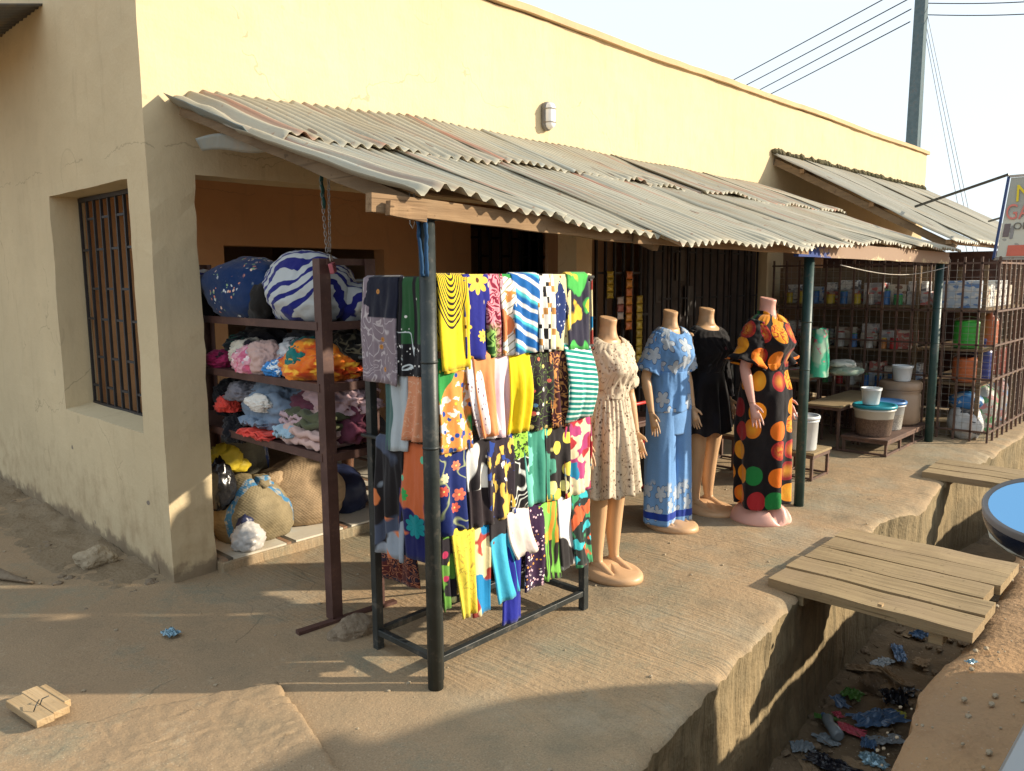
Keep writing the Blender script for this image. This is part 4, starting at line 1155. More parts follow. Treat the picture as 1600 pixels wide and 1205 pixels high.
def mannequin(loc, label, rz=0.0, skin=M_skin, sz=1.0, disc=True, slim=1.0):
    t = thing('mannequin', loc, label, 'mannequin', rz=rz); t.scale = (slim, slim, 1)
    mb = body_mesh()
    for p in mb.v: p.z *= sz
    mb.build('body', skin, t, local=True, remesh=.0052)
    for s in (-1, 1):                                  # joint lines of the plastic arms
        MB().tube([(s * .2135, -.034 + .0, .782 * sz), (s * .2139, -.0345, .778 * sz)], .0212, 20).build('wrist_joint', M_joint, t, local=True)
    if disc: base_disc(MB()).build('base', skin, t, local=True)
    return t
def put(mb, name, mat, t, sz, solid=.003):
    for p in mb.v: p.z *= sz
    return mb.build(name, mat, t, local=True, solid=solid)
# ---- prints for sewn clothes (in the body's own space)
fb('cream_sprigs', lambda g: g.cells(g.contour(H('#cbbda6', 1), H('#8a705a'), 11, 5, .07, 3, (1, 1, 1), 1.5), [H('#5c4634'), H('#806a54'), H('#a59280')], 46, .30, 1.0, .5, None, 1, .012), 'Object')
def f_lily(g):
    c = H('#6f9fd8')
    q = g.warp(g.p, 10, .02); d = g.voro(q, 8.5, .8, dim='2D'); a, b, cc = g.vcol(); px, py, pz = g.xyz(g.vpos()); x, y, z = g.xyz(q)
    dx, dy = x - px, y - py
    th = g.math('ARCTAN2', dy, dx); pr = ((th * 2.5 + a * 6.0).cos().abs() * .55 + .45) * .054
    keep = b.lt(.74)
    rr = (dx * dx + dy * dy).sqrt()
    inn = (pr - rr).step(-.001, .001) * keep; edge = (pr + .004 - rr).step(-.001, .001) * keep
    c = g.mix(edge, c, H('#1c2c5c')); c = g.mix(inn, c, H('#b9c6d4'))
    ln = ((th * 7.5).cos().abs()).lt(.13); return g.mix(ln * inn * .5, c, H('#5a6478'))
fb('blue_lily', f_lily)
def f_trouser(g):
    c = f_lily(g); z = g.y
    c = g.mix((z + (g.noise(g.p, 7, 2) - .5) * .12).step(.30, .33), c, H('#6f9fd8')); n = g.noise(g.p, 190, 2)
    c = g.mix(n.step(.5, .62) * .22, c, H('#9cc0ea')); return g.mix((z - .105).abs().lt(.022), c, H('#1c3c9c'))
fb('blue_trouser', f_trouser)
fb('black_blossom', lambda g: g.blob(g.cells(H('#100e12', 1), [H('#6a3c40', .8), H('#3c4048', .8)], 20, .26, 1.0, .14, None, 3, .03), H('#1b1f2c', 1), 4, .6, 2, .08), 'Object')
def f_discs(g):
    q = g.mapv(g.p, (1, .92, 1)); d = g.voro(q, 7.6, .45, dim='2D'); a, b, c_ = g.vcol()
    cols = [H('#e07f1c'), H('#8c1c22'), H('#1b7a3a'), H('#ea9a24'), H('#e8741c'), H('#a3242a'), H('#e89220')]
    n = len(cols); fg = g.ramp(a, [(i / n, c) for i, c in enumerate(cols)], True)
    fg = g.mix(d.step(.34, .05) * b.gt(.5) * .6, fg, H('#f0b838')); sw = g.contour(fg, H('#b8401c'), 26, 3, .3, 2)
    fg = g.mix(b.gt(.72) * c_.gt(.3), fg, sw); c = g.mix(d.step(.435, .42) * b.gt(.05), H('#120e12', 1), fg)
    return c
fb('black_discs', f_discs)
def f_white(g): return H('#e8e4dc')
# ---- 1: cream sprigged dress
t = mannequin((1.70, -1.62, 0), 'headless tan mannequin in a cream short-sleeved dress with brown sprigs, next to the rack', R(-8), slim=.90)
F = FB['cream_sprigs']
put(bodice(MB(), .985, scoop=.045, loose=.004, seed=2, wr=.007), 'bodice', F, t, 1.0)
def sk(z):
    u = max(0, (.99 - z) / .52); r = lerp(.128, .215, u ** .75)
    return r + .01, r * .80, r * .80 + .015, .0
def skf(a, z):
    u = (.99 - z) / .52
    return (.022 * math.sin(a * 11 + 1.3 * nz(a * 2, z * 2)) + .012 * math.sin(a * 17 + 2) + .02 * nz(math.cos(a) * 2, math.sin(a) * 2, z * 3)) * smooth(0, .7, u) + .004 * math.sin(a * 34)
put(garment(MB(), [lerp(.465, .992, i / 46) for i in range(47)], sk, 200, skf, lambda a, z: .012 * math.sin(a * 11) * smooth(.55, .46, z)), 'skirt', F, t, 1.0)
put(garment(MB(), [.975, .982, .995, 1.006], lambda z: tuple(torso_ring(z, (.016, .020, .016))) + (0,), 96, lambda a, z: .002 * math.sin(a * 30)), 'waistband', F, t, 1.0)
for s in (-1, 1): put(sleeve(MB(), s, -.06, .46, .058, .064, seed=s + 3, wr=.009, flare=.003), 'sleeve', F, t, 1.0)
# ---- 2: blue tunic and trousers
t = mannequin((2.66, -1.40, 0), 'headless tan mannequin in a light blue tunic and trousers with white lilies', R(-10), slim=.90)
F = FB['blue_lily']
mb = bodice(MB(), 1.00, scoop=.02, vee=.085, loose=.010, seed=5, vw=.055); put(mb, 'tunic_top', F, t, 1.0)
def tu(z):
    h, f, b = torso_ring(max(z, .80), (.022, .024, .022)); return lerp(h, .165, .35), lerp(f, .140, .6), lerp(b, .14, .5), 0
put(garment(MB(), [lerp(.775, 1.03, i / 26) for i in range(27)], tu, 120, lambda a, z: .012 * nz(math.cos(a) * 3, math.sin(a) * 3, z * 5) + .008 * math.sin(a * 7 + 2 * nz(a, z * 3)) * smooth(1.0, .78, z) + .005 * nz(math.cos(a) * 8, math.sin(a) * 8, z * 14)), 'tunic_hem', F, t, 1.0)
put(garment(MB(), [lerp(.625, .86, i / 20) for i in range(21)], lambda z: (lerp(.166, .15, smooth(.72, .64, z)), lerp(.122, .116, smooth(.74, .64, z)), lerp(.126, .118, smooth(.74, .64, z)), 0), 90, lambda a, z: .005 * nz(math.cos(a) * 3, math.sin(a) * 3, z * 4)), 'trouser_seat', FB['blue_trouser'], t, 1.0)
M_bhem = Mat('dark_blue_hem', .85, .1).out(H('#2040a8'))
for s in (-1, 1):
    put(sleeve(MB(), s, -.06, .46, .060, .080, seed=s + 8, wr=.008, flare=.006), 'sleeve', F, t, 1.0)
    mb = MB()
    def leg(z, s=s):
        u = smooth(.80, .05, z); return lerp(.088, .118, u), lerp(.112, .120, u), lerp(.118, .110, u), 0
    garment(mb, [lerp(.045, .80, i / 50) for i in range(51)], leg, 90, lambda a, z: .007 * nz(math.cos(a) * 2.5 + s, math.sin(a) * 2.5, z * 3) + .007 * math.sin(a * 5 + s) * smooth(.6, .1, z) + (.008 * math.exp(-((a - 4.4) / .12) ** 2)) * smooth(.62, .45, z), lambda a, z: .01 * math.sin(a) * smooth(.3, .05, z))
    for p in mb.v: p.x += s * lerp(.080, .088, smooth(.8, .05, p.z))
    put(mb, 'trouser_leg', FB['blue_trouser'], t, 1.0)
# ---- 3: black short dress with long sleeves
t = mannequin((3.14, -1.385, 0), 'headless tan mannequin in a short black long-sleeved dress, bare legs', R(-10))
F = FB['black_blossom']
put(bodice(MB(), .99, scoop=.05, loose=.006, seed=9, wr=.008), 'bodice', F, t, .99)
def sk3(z):
    u = max(0, (1.0 - z) / .43); r = lerp(.130, .205, u ** .8); return r + .005, r * .82, r * .85, 0
put(garment(MB(), [lerp(.57, 1.0, i / 40) for i in range(41)], sk3, 180, lambda a, z: (.016 * math.sin(a * 9 + nz(a, z * 2)) + .010 * math.sin(a * 14 + 1)) * smooth(1.0, .75, z), lambda a, z: .015 * math.sin(a * 9) * smooth(.66, .57, z)), 'skirt', F, t, .99)
for s in (-1, 1): put(sleeve(MB(), s, -.06, .97, .060, .044, seed=s + 18, wr=.012, flare=.0, m=50), 'sleeve', F, t, .99)
MB().add([(.06, -.165, 1.02), (.115, -.135, 1.03), (.13, -.135, .955), (.085, -.168, .94)], [(0, 1, 2, 3)]).build('price_tag', plain('grey_tag', (.22, .25, .24)), t, local=True, solid=.002)
# ---- 4: long black dress with coloured discs, pink mannequin on a domed foot
t = mannequin((3.21, -1.79, 0), 'headless pink mannequin in a long black dress with orange, red and green discs', R(-4), M_skin2, 1.05, False)
mb = MB(); n = 60; pr = [(1, 0), (1, .012), (.97, .03), (.88, .06), (.72, .095), (.55, .12), (.36, .135), (.15, .14), (0, .14)]
vs = []
for r_, z in pr:
    for j in range(n):
        a = 2 * PI * j / n; x, y = .205 * r_ * math.cos(a), .200 * r_ * math.sin(a)
        zz = z
        for sx in (-1, 1):
            d = abs(x - sx * .062); zz -= .055 * math.exp(-(d / .022) ** 2) * smooth(.03, -.04, y) * min(1, z / .06); zz += .02 * math.exp(-(x / .02) ** 2) * smooth(.0, -.05, y) * min(1, z / .06)
        vs.append((x, y + .0, max(0, zz)))
mb.add(vs, [(i * n + j, i * n + (j + 1) % n, (i + 1) * n + (j + 1) % n, (i + 1) * n + j) for i in range(len(pr) - 1) for j in range(n)], True)
mb.f.append([j for j in range(n)][::-1]); mb.sm.append(False)
mb.build('base', M_skin2, t, local=True)
F = FB['black_discs']
put(bodice(MB(), .99, neck_h=.066, neck_f=.058, neck_b=.060, scoop=.01, vee=.10, loose=.014, seed=12, vw=.035, close=1.315), 'bodice', F, t, 1.05)
def dr(z):
    u = (1.02 - z) / .92; h, f, b = torso_ring(max(z, .80), (.026, .028, .026)); return lerp(h, .185, smooth(0, .25, u) * .75), lerp(f, .155, smooth(0, .3, u)), lerp(b, .155, smooth(0, .3, u)), 0
put(garment(MB(), [lerp(.105, 1.02, i / 70) for i in range(71)], dr, 150, lambda a, z: (.016 * math.sin(a * 6 + .8 + nz(a, z * 2)) + .016 * nz(math.cos(a) * 2, math.sin(a) * 2, z * 2.5)) * smooth(1.0, .5, z) + .006 * nz(math.cos(a) * 5, math.sin(a) * 5, z * 9) + .012 * math.exp(-((a - 5.15) / .10) ** 2), lambda a, z: .010 * math.sin(a * 3) * smooth(.25, .10, z)), 'dress_skirt', F, t, 1.05)
for s in (-1, 1): put(sleeve(MB(), s, -.06, .50, .078, .092, seed=s + 28, wr=.014, flare=.034, ruff=.016), 'sleeve', F, t, 1.05)
mb = MB()
garment(mb, [1.300, 1.318, 1.336], lambda z: (.066 + (z - 1.30) * .1, .062, .064, .002), 60, None, lambda a, z: -.05 * max(0, -math.sin(a)) ** 3)
put(mb, 'collar', F, t, 1.05)
put(garment(MB(), [.975, .99, 1.005, 1.015], lambda z: tuple(torso_ring(z, (.030, .034, .030))) + (0,), 96, lambda a, z: .003 * math.sin(a * 20)), 'belt', F, t, 1.05)
# ------------------------------------------------------------------ 6. brown shelf unit, bundles and heaps of clothing, sacks on the veranda
shf = thing('shelf_unit', (.44, -.30, 0), 'brown angle-iron shelf unit packed with bundles and folded clothes', 'shelf')
SX0, SX1, SY0, SY1 = .300, .585, -1.055, .62
for (x, y, zb) in ((SX0, SY0, .012), (SX1, SY0 - .03, .012), (SX0 + .02, SY1, .07), (SX1, SY1, .07)):
    mb = MB(); w_ = .056; t_ = .006
    sx = 1 if x < .4 else -1; sy = 1 if y < 0 else -1
    mb.bb((x, y, zb), (x + sx * w_, y + sy * t_, 1.715)); mb.bb((x, y + sy * t_, zb), (x + sx * t_, y + sy * w_, 1.715))
    mb.build('upright', M_brown, shf)
SHZ = (1.425, 1.140, .812)
for z in SHZ:
    MB().bb((SX0 + .008, SY0 + .01, z - .012), (SX1 - .008, SY1, z)).build('shelf_board', M_brown, shf)
    for x in (SX0 - .004, SX1 - .002): MB().bb((x, SY0 + .035, z - .034), (x + .006, SY1, z + .004)).build('shelf_edge', M_brown, shf)
    MB().bb((SX0 + .034, SY0 - .004, z - .034), (SX1 - .034, SY0 + .002, z + .004)).build('shelf_edge', M_brown, shf)
MB().bar((.115, SY0 + .012, .010), (SX1 + .06, SY0 - .035, .010), .036, .020).build('foot', M_brown, shf)
MB().bb((SX0 + .034, SY0 - .012, 1.685), (SX1 - .034, SY0 + .004, 1.715)).build('top_rail', M_brown, shf)
# prints for bundles (object space)
def f_nosegay(g):
    c = H('#12305e', .9); x, y, z = g.xyz(g.co('Object'))
    k = g.noise(g.p, 7, 1).step(.56, .60); fl = g.cells(c, [H('#d9e0e4'), H('#e2977c'), H('#e9c9b4'), H('#8fae84')], 44, .40, 1.0, .75)
    return g.mix(k, c, fl)
fb('navy_nosegay', f_nosegay, 'Object', 2)
fb('blue_zebra', lambda g: g.mix(((((g.y * .75 + g.z * 1.0 + g.x * .5 + (g.noise(g.p, 3.2, 1) - .5) * .42) * 11.0).fract() - .5).abs() + (g.noise(g.p, 8, 1) - .5) * .35).step(.215, .195), H('#c6cbcc'), H('#1a2072', 1)), 'Object', 1)
fb('black_peach', lambda g: g.contour(H('#171412', 1), H('#dca06c'), 6, 2.2, .13, 2), 'Object')
fb('pink_floral', lambda g: g.cells(g.blob(H('#d59aa6', 1.15), H('#c26684', 1.15), 16, .55, 2), [H('#e6d5d4', 1.15), H('#b8b4bc', 1.15), H('#d3607e', 1.15)], 24, .36, 1.0, .6, None, 0, .02), 'Object')
fb('tie_dye', lambda g: g.blob(g.blob(H('#c9461c', 1.15), H('#e88a28', 1.15), 7, .52, 1, .10, .12, (1, 1, 1.8)), H('#f0b83c', 1.15), 11, .60, 3, .06, .1, (1, 1, 2)), 'Object')
fb('teal_plain', lambda g: H('#1c6e6a', 1.15)); fb('dark_leaf', lambda g: g.contour(H('#101c22', 1), H('#2f7a62', 1.15), 9, 4, .14, 2), 'Object')
fb('cream_black', lambda g: g.contour(H('#cfc8b8', 1.15), H('#181a26', 1), 3.4, 2.4, .2, 3), 'Object')
fb('magenta_print', lambda g: g.blob(H('#a82c5c', 1.15), H('#3c1428', 1), 10, .58, 2), 'Object')
fb('sky_white', lambda g: g.contour(H('#3c82c4', 1.15), H('#e4eef2', 1.15), 12, 4, .2, 1), 'Object')
fb('dark_lines', lambda g: g.contour(H('#14120f', 1), H('#56503f', 1.15), 7, 7, .25, 4), 'Object')
fb('white_navy', lambda g: g.blob(H('#d0d3d6', 1.15), H('#20284c', 1.15), 9, .56, 1), 'Object')
for nm, h in (('coral', '#d2473c'), ('near_black', '#14141a'), ('ash', '#6d6a70'), ('dusk_blue', '#6f7f92'), ('pale_mauve', '#a98f94'), ('olive', '#4c4f38'), ('beige_pink', '#b89a92'), ('off_white', '#cfcac2'), ('powder_blue', '#8fa9b8'), ('charcoal_blue', '#1d2430'), ('plum', '#5a2c3c')):
    fb(nm, lambda g, h=h: H(h, 1.2), 'Object')
def bundle(name, c, size, mat, label, seed, wrinkle=.14, sub=5, flat=.55, knots=(), cat='bundle', group=None, lump=.16, squash=0):
    """a soft heap: flattened underneath, creased, optionally with knotted ears (dx, dy, dz)"""
    mb = MB(); c = Vector(c)
    def fn(p):
        q = p.copy(); r = 1 + lump * nz(p.x * 1.3 + seed, p.y * 1.3, p.z * 1.3)
        a_ = seed * 1.7; xr, yr = p.x * math.cos(a_) - p.y * math.sin(a_), p.x * math.sin(a_) + p.y * math.cos(a_)
        cr = abs(nz(xr * 1.2 + seed, yr * 4.2, p.z * 3.4)); c2 = abs(nz(xr * 3.0, yr * 9 + seed, p.z * 7)); c3 = abs(nz(p.x * 12 + seed, p.y * 12, p.z * 12))
        r += wrinkle * (.9 * (.3 - cr) + .6 * (.3 - c2) + .25 * (.3 - c3))
        q *= r
        if q.z < -flat: q.z = -flat + (q.z + flat) * .12
        return q
    mb.ico(c + Vector((0, 0, size[2] * flat)), size, sub, fn)
    o = mb.build(name, mat); tag(o, label, cat, group)
    for i, k in enumerate(knots):
        kb = MB(); b = c + Vector((0, 0, size[2] * flat)) + Vector((k[0] * size[0], k[1] * size[1], k[2] * size[2]))
        kb.ico(b, k[3], 3, lambda p: p * (1 + .35 * nz(p.x * 2 + i + seed, p.y * 2, p.z * 2)))
        kb.build('knot', k[4] if len(k) > 4 else mat, o)
    return o
def shy(px): return at(px, 500, 0, .36).y          # picture column to place along the shelf
Z1, Z2, Z3 = SHZ
FBp = FB['black_peach']
bundle('cloth_bundle', (.44, -.17, Z1 + .002), (.20, .36, .185), FB['navy_nosegay'], 'big round navy bundle with small flower sprays on the top shelf', 3, .09, 5, .72,
       ((-.55, -.78, -.30, (.05, .10, .10), FBp), (-.4, .86, -.2, (.06, .09, .13), FBp)))
bundle('cloth_bundle', (.45, -.73, Z1 + .002), (.19, .295, .190), FB['blue_zebra'], 'big white bundle with blue zebra stripes behind the padlock', 9, .11, 5, .74, ((.5, -.8, -.3, (.09, .12, .10)),))
bundle('cloth_bundle', (.44, .46, Z1 + .002), (.16, .13, .15), FB['blue_zebra'], 'small striped bundle seen through the side window bars', 5, .08, 4, .7)
for nm, px, dx, sx, sz, mt, lb, lift in (
    ('garment', 348, .12, (.13, .16, .075), None, 'dark_leaf', 'dark green leaf print garment at the far end of the middle shelf', .055),
    ('garment', 370, .03, (.09, .12, .075), None, 'cream_black', 'cream garment with black bands on the middle shelf', .04),
    ('garment', 337, -.02, (.075, .09, .055), None, 'magenta_print', 'crumpled magenta garment by the pillar on the middle shelf', .0),
    ('garment', 388, -.02, (.095, .15, .080), None, 'pink_floral', 'pink floral garment bulging off the middle shelf', .0),
    ('garment', 425, .08, (.10, .13, .085), None, 'white_navy', 'white and navy garment behind the pink one', .03),
    ('garment', 462, .06, (.12, .15, .105), None, 'teal_plain', 'plain teal garment on the middle shelf', .02),
    ('garment', 430, -.03, (.06, .08, .050), None, 'sky_white', 'small sky blue and white garment under the teal one', .0),
    ('garment', 470, .06, (.155, .245, .105), None, 'tie_dye', 'orange and yellow tie-dyed garment filling the end of the middle shelf', .0),
    ('garment', 490, .15, (.11, .22, .115), None, 'dark_lines', 'black garment with thin pale lines behind the tie-dyed one', .04)):
    bundle(nm, (.40 + dx, shy(px), Z2 + .002 + lift), sx, FB[mt], lb, px, .34, 5, .62, cat='garment', lump=.34)
for px, dx, z_, sx, mt, lb in ((360, .16, Z2, (.12, .30, .135), 'near_black', 'black clothing pushed to the back of the middle shelf, pillar end'), (440, .17, Z2, (.11, .30, .14), 'charcoal_blue', 'dark slate clothing at the back of the middle shelf, centre'),
                           (350, .15, Z3, (.13, .26, .16), 'plum', 'dark plum clothing at the back of the lower shelf, pillar end'), (430, .16, Z3, (.12, .30, .16), 'ash', 'grey clothing stuffed at the back of the lower shelf, centre'), (405, -.01, Z2, (.08, .12, .10), 'beige_pink', 'pale pink garment squeezed between the floral and teal ones')):
    bundle('garment', (.40 + dx, shy(px), z_ + .002), sx, FB[mt], lb, px * .7 + dx, .34, 5, .62, cat='garment', lump=.34)
random.seed(8)
def folded(c, size, mat, label, seed, rz=0.0, layers=2):
    """loosely folded garment: stacked soft layers with rounded folds"""
    t = thing('folded_garment', c, label, 'garment', rz=rz)
    for k in range(layers):
        mb = MB(); h = size[2] / layers
        def fn(u, v):
            a = v * 2 * PI; cx = math.copysign(abs(math.cos(a)) ** .55, math.cos(a)); cz = math.copysign(abs(math.sin(a)) ** .8, math.sin(a))
            y = (u - .5) * 2; e = (1 - abs(y) ** 5) ** .35 if abs(y) < 1 else 0
            sag = .12 * size[2] * nz(y * 2 + seed, cx, k)
            return Vector((cx * size[0] * (.9 + .16 * nz(y * 2, seed + k, 1)) * (.82 + .18 * e), y * size[1] * (.93 + .09 * nz(k, seed, 2)), h * (k + .5) + cz * h * .62 * e + sag + (.020 * nz(cx * 2 + seed, y * 3, k) + .016 * (.3 - abs(nz(cx * 5 + seed, y * 3.5, k + 3)))) * (.3 + e)))
        mb.grid(fn, 44, 40)
        mb.build('fold', FB[mat], t, local=True)
    return t
for i, (px, dx, sx, mt, lb, lift, kind) in enumerate((
    (340, .10, (.13, .20, .15), 'near_black', 'black clothing heaped at the far end of the lower shelf', .04, 0),
    (400, .08, (.14, .22, .15), 'dusk_blue', 'slate blue clothing heaped in the middle of the lower shelf', .04, 0),
    (372, .0, (.10, .13, .065), 'ash', 'crumpled grey garment on top of the dark heap', .165, 0),
    (352, -.05, (.060, .085, .05), 'coral', 'coral red knitted garment rolled up by the pillar', .09, 0),
    (404, -.05, (.05, .10, .05), 'off_white', 'twisted off-white garment draped over the heap', .13, 0),
    (398, -.03, (.085, .13, .030), 'dusk_blue', 'slate blue folded garment above the coral one', .05, 1),
    (408, -.05, (.10, .15, .028), 'coral', 'flat coral garment hanging over the lower shelf edge', .004, 1),
    (362, -.05, (.06, .09, .085), 'near_black', 'black garment sagging off the lower shelf', -.07, 0),
    (447, -.03, (.085, .10, .045), 'powder_blue', 'powder blue folded garment on the lower shelf', .03, 1),
    (452, .03, (.10, .13, .06), 'pale_mauve', 'pale mauve folded garment under the middle shelf', .085, 1),
    (480, .07, (.08, .10, .07), 'beige_pink', 'rolled beige garment on the mauve one', .14, 0),
    (472, .07, (.15, .23, .085), 'olive', 'olive green folded garment on the lower shelf', .085, 1),
    (470, .04, (.15, .235, .085), 'beige_pink', 'thick pale pink folded trousers at the lower shelf end', .004, 1),
    (480, .13, (.12, .24, .11), 'pale_mauve', 'mauve garment above the olive one', .165, 0),
    (465, .13, (.12, .3, .16), 'plum', 'dark plum clothing pushed to the back of the lower shelf', .03, 0))):
    if kind: folded((.40 + dx, shy(px), Z3 + .002 + lift), sx, mt, lb, i * 3.3, random.uniform(-.08, .08))
    else: bundle('garment', (.40 + dx, shy(px), Z3 + .002 + lift), sx, FB[mt], lb, i * 5 + 1, .42, 5, .6, cat='garment', lump=.4)
# sacks and bags on the tiled floor
def sack_mat(name, c, band=None):
    g = Mat(name, .75, .2); p = g.co('Object'); x, y, z = g.xyz(p)
    wv = (x * 330).sin() * (z * 330).sin(); n = g.noise(p, 9, 4); n2 = g.noise(g.mapv(p, (3, 3, 22)), 1, 3)
    cc = g.mix(n.step(.35, .7), c, tuple(v * .6 for v in c)); cc = g.mix(n2.step(.55, .7) * .4, cc, tuple(v * .45 for v in c))
    if band:
        m_ = (y - band[1]).abs().lt(band[2]); cc = g.mix(m_, cc, g.mix(g.noise(p, 26, 2).step(.48, .6), band[0], (.34, .33, .29)))
    g.bump(wv, .25, .003); g.bump(n2 + n, .5, .02)
    return g.out(cc)
bundle('woven_sack', (.60, .27, .072), (.24, .25, .25), sack_mat('olive_sack', (.27, .22, .13), ((.05, .18, .34), -.13, .024)), 'slumped olive woven sack with a blue printed band on the tiled step', 21, .10, 4, .48, ((.1, -.3, .85, (.07, .10, .05)),), 'sack')
bundle('woven_sack', (1.02, .42, .072), (.30, .32, .26), sack_mat('tan_sack', (.42, .30, .18)), 'plump tan woven sack lying beside the olive one', 33, .08, 4, .5, ((-.75, -.35, .6, (.08, .06, .06)),), 'sack')
bundle('woven_sack', (.78, .92, .072), (.26, .36, .50), sack_mat('grey_sack', (.20, .185, .13), ((.05, .09, .25), -.22, .03)), 'tall grey-green sack with a blue strap under the shelves', 41, .10, 4, .55, (), 'sack')
bundle('plastic_bag', (.40, .22, .29), (.085, .075, .16), plain('black_nylon', (.012, .012, .014), .22, .5), 'glossy black nylon bag leaning against the sacks', 13, .35, 4, .8, (), 'bag')
bundle('plastic_bag', (.46, .30, .50), (.11, .08, .09), plain('yellow_net', (.62, .47, .03), .6), 'yellow net bag draped above the black nylon bag', 14, .45, 4, .6, ((.9, -.3, -.5, (.06, .035, .04)),), 'bag')
bundle('plastic_bag', (.455, .03, .075), (.085, .085, .085), plain('white_nylon', (.52, .50, .48), .35), 'crumpled white and navy bag on the edge of the step', 15, .40, 4, .7, ((.1, .5, .75, (.05, .05, .07), plain('navy_nylon', (.02, .025, .07), .4)),), 'bag')
bundle('plastic_bag', (1.30, .40, .072), (.19, .26, .19), plain('navy_bag', (.012, .018, .05), .5), 'slack navy bag on the tiles behind the rack', 16, .16, 4, .5, (), 'bag')
bundle('wrapper', (1.16, .26, .34), (.06, .04, .035), plain('foil_green', (.35, .5, .42), .3), 'small shiny wrapper on the tan sack', 17, .5, 3, .5, (), 'wrapper')
# chain and padlock, blue strap
ch = thing('hanging_chain', (.33, -1.06, 1.70), 'thin steel chain with a green cloth strip hanging from the canopy rafter', 'chain')
def links(a, b, n, sag=.02):
    a, b = Vector(a), Vector(b); l0 = None
    for i in range(n):
        t = (i + .5) / n; p = a.lerp(b, t); d = (b - a).normalized()
        if l0 is None:
            mb = MB(); L = (b - a).length / n * .62; r = .0055
            pts = [(r * math.cos(q), 0, (L if math.sin(q) > 0 else -L) * .6 + r * math.sin(q)) for q in [2 * PI * k / 12 for k in range(13)]]
            mb.tube(pts, .0016, 5, caps=False, up=(0, 1, 0)); l0 = mb.build('chain_link', M_steel, ch, local=True); o = l0
        else: o = l0.copy(); link(o, ch)
        o.location = p - ch.location
        o.rotation_euler = (d.to_track_quat('Z', 'X').to_matrix() @ Matrix.Rotation(PI / 2 * (i % 2) + .4, 3, 'Z')).to_euler()
A1, A2 = at(497, 236, 1, -1.0), at(513, 252, 1, -1.04)
Bt = Vector((.335, -1.075, 1.745))
links(A1, Bt + Vector((-.006, 0, 0)), 26); links(A2, Bt + Vector((.010, 0, 0)), 25)
mb = MB()
mb.grid(lambda u, v: A1.lerp(Bt, lerp(-.02, .58, v)) + Vector(((u - .5) * .016, -.004 - .004 * math.sin(v * 30), .005 * math.sin(u * 3))), 3, 24)
mb.build('cloth_strip', plain('dark_green_rag', (.03, .10, .085), .9), ch, solid=.004)
pl = thing('padlock', (.345, -1.085, 1.655), 'small reddish pink laminated padlock hanging on the chain', 'padlock')
Mx = Matrix.Rotation(R(-14), 3, 'Y') @ Matrix.Rotation(R(40), 3, 'Z')
MB().box((.345, -1.09, 1.672), (.050, .020, .046), Mx).build('lock_body', plain('pink_lock', (.46, .12, .15), .4), pl, bevel=.003)
mb = MB()
for k in range(6): mb.box(Vector((.345, -1.09, 1.672)) + Mx @ Vector((0, -.0108, -.018 + k * .0068)), (.044, .002, .003), Mx)
mb.build('engraved_ribs', plain('lock_ribs', (.10, .03, .04), .5), pl)['kind'] = 'stuff'
mb = MB(); mb.tube([Vector((.345, -1.09, 1.69)) + Mx @ Vector((.016 * math.cos(q), 0, .012 + .030 * math.sin(q) if math.sin(q) >= 0 else 0)) for q in [PI * k / 10 for k in range(11)]], .0035, 8)
mb.build('shackle', M_steel, pl)
st = thing('blue_rope', (.22, -1.80, 1.60), 'twisted blue rope looped from the canopy beam beside the first post', 'rope')
for dx, seed in ((0, 1), (.03, 2)):
    mb = MB(); p0, p1 = at(650 + dx * 500, 318, 0, .20), at(661 + dx * 200, 432, 0, .20)
    mb.tube([p0.lerp(p1, i / 20) + Vector((.004 * nz(i * .4, seed), .006 * nz(i * .5, seed + 4), 0)) for i in range(21)], [.007 + .003 * nz(i * .9, seed * 3) for i in range(21)], 8)
    mb.build('strand', plain('blue_rope_fibre', (.015, .06, .14), .9), st)
MB().tube([at(640, 300, 0, .20), at(641, 350, 0, .20), at(645, 357, 0, .20), at(648, 350, 0, .20), at(647, 300, 0, .20)], .0025, 6).build('wire_hook', M_steel, st)
# ------------------------------------------------------------------ 7. furniture behind the mannequins and the grocer's cage
def frame_table(name, lo, hi, label, cat, legs=True, mat=M_rust, top=None, leg=.022, runner=True, n=2):
    t = thing(name, ((lo[0] + hi[0]) / 2, (lo[1] + hi[1]) / 2, lo[2]), label, cat)
    MB().bb((lo[0], lo[1], hi[2] - .02), hi).build('table_top', top or M_timber_x, t, bevel=.004)
    MB().bb((lo[0] + .01, lo[1] + .01, hi[2] - .05), (hi[0] - .01, hi[1] - .01, hi[2] - .02)).build('apron_frame', mat, t)
    for i in range(n):
        x = lerp(lo[0] + .015, hi[0] - .035, i / (n - 1))
        for y in (lo[1] + .015, hi[1] - .035): MB().bb((x, y, lo[2]), (x + leg, y + leg, hi[2] - .05)).build('leg', mat, t)
    if runner:
        for y in (lo[1] + .018, hi[1] - .032): MB().bb((lo[0] + .04, y, lo[2] + .004), (hi[0] - .04, y + .016, lo[2] + .02)).build('foot_rail', mat, t)
        for x in (lo[0] + .018, hi[0] - .032): MB().bb((x, lo[1] + .04, lo[2] + .006), (x + .016, hi[1] - .04, lo[2] + .022)).build('foot_rail', mat, t)
    return t
frame_table('stool', (4.30, -1.02, 0), (4.72, -.66, .31), 'low wooden-topped stool behind the black dressed mannequin', 'stool', top=M_plank)
frame_table('stool', (4.38, -1.66, 0), (4.74, -1.34, .23), 'small low stool carrying a lidded white bucket beside the second post', 'stool', top=M_plank)
frame_table('bench', (3.35, -.42, 0), (4.25, -.12, .42), 'narrow bench against the grilled bay behind the mannequins', 'bench', top=M_brown)
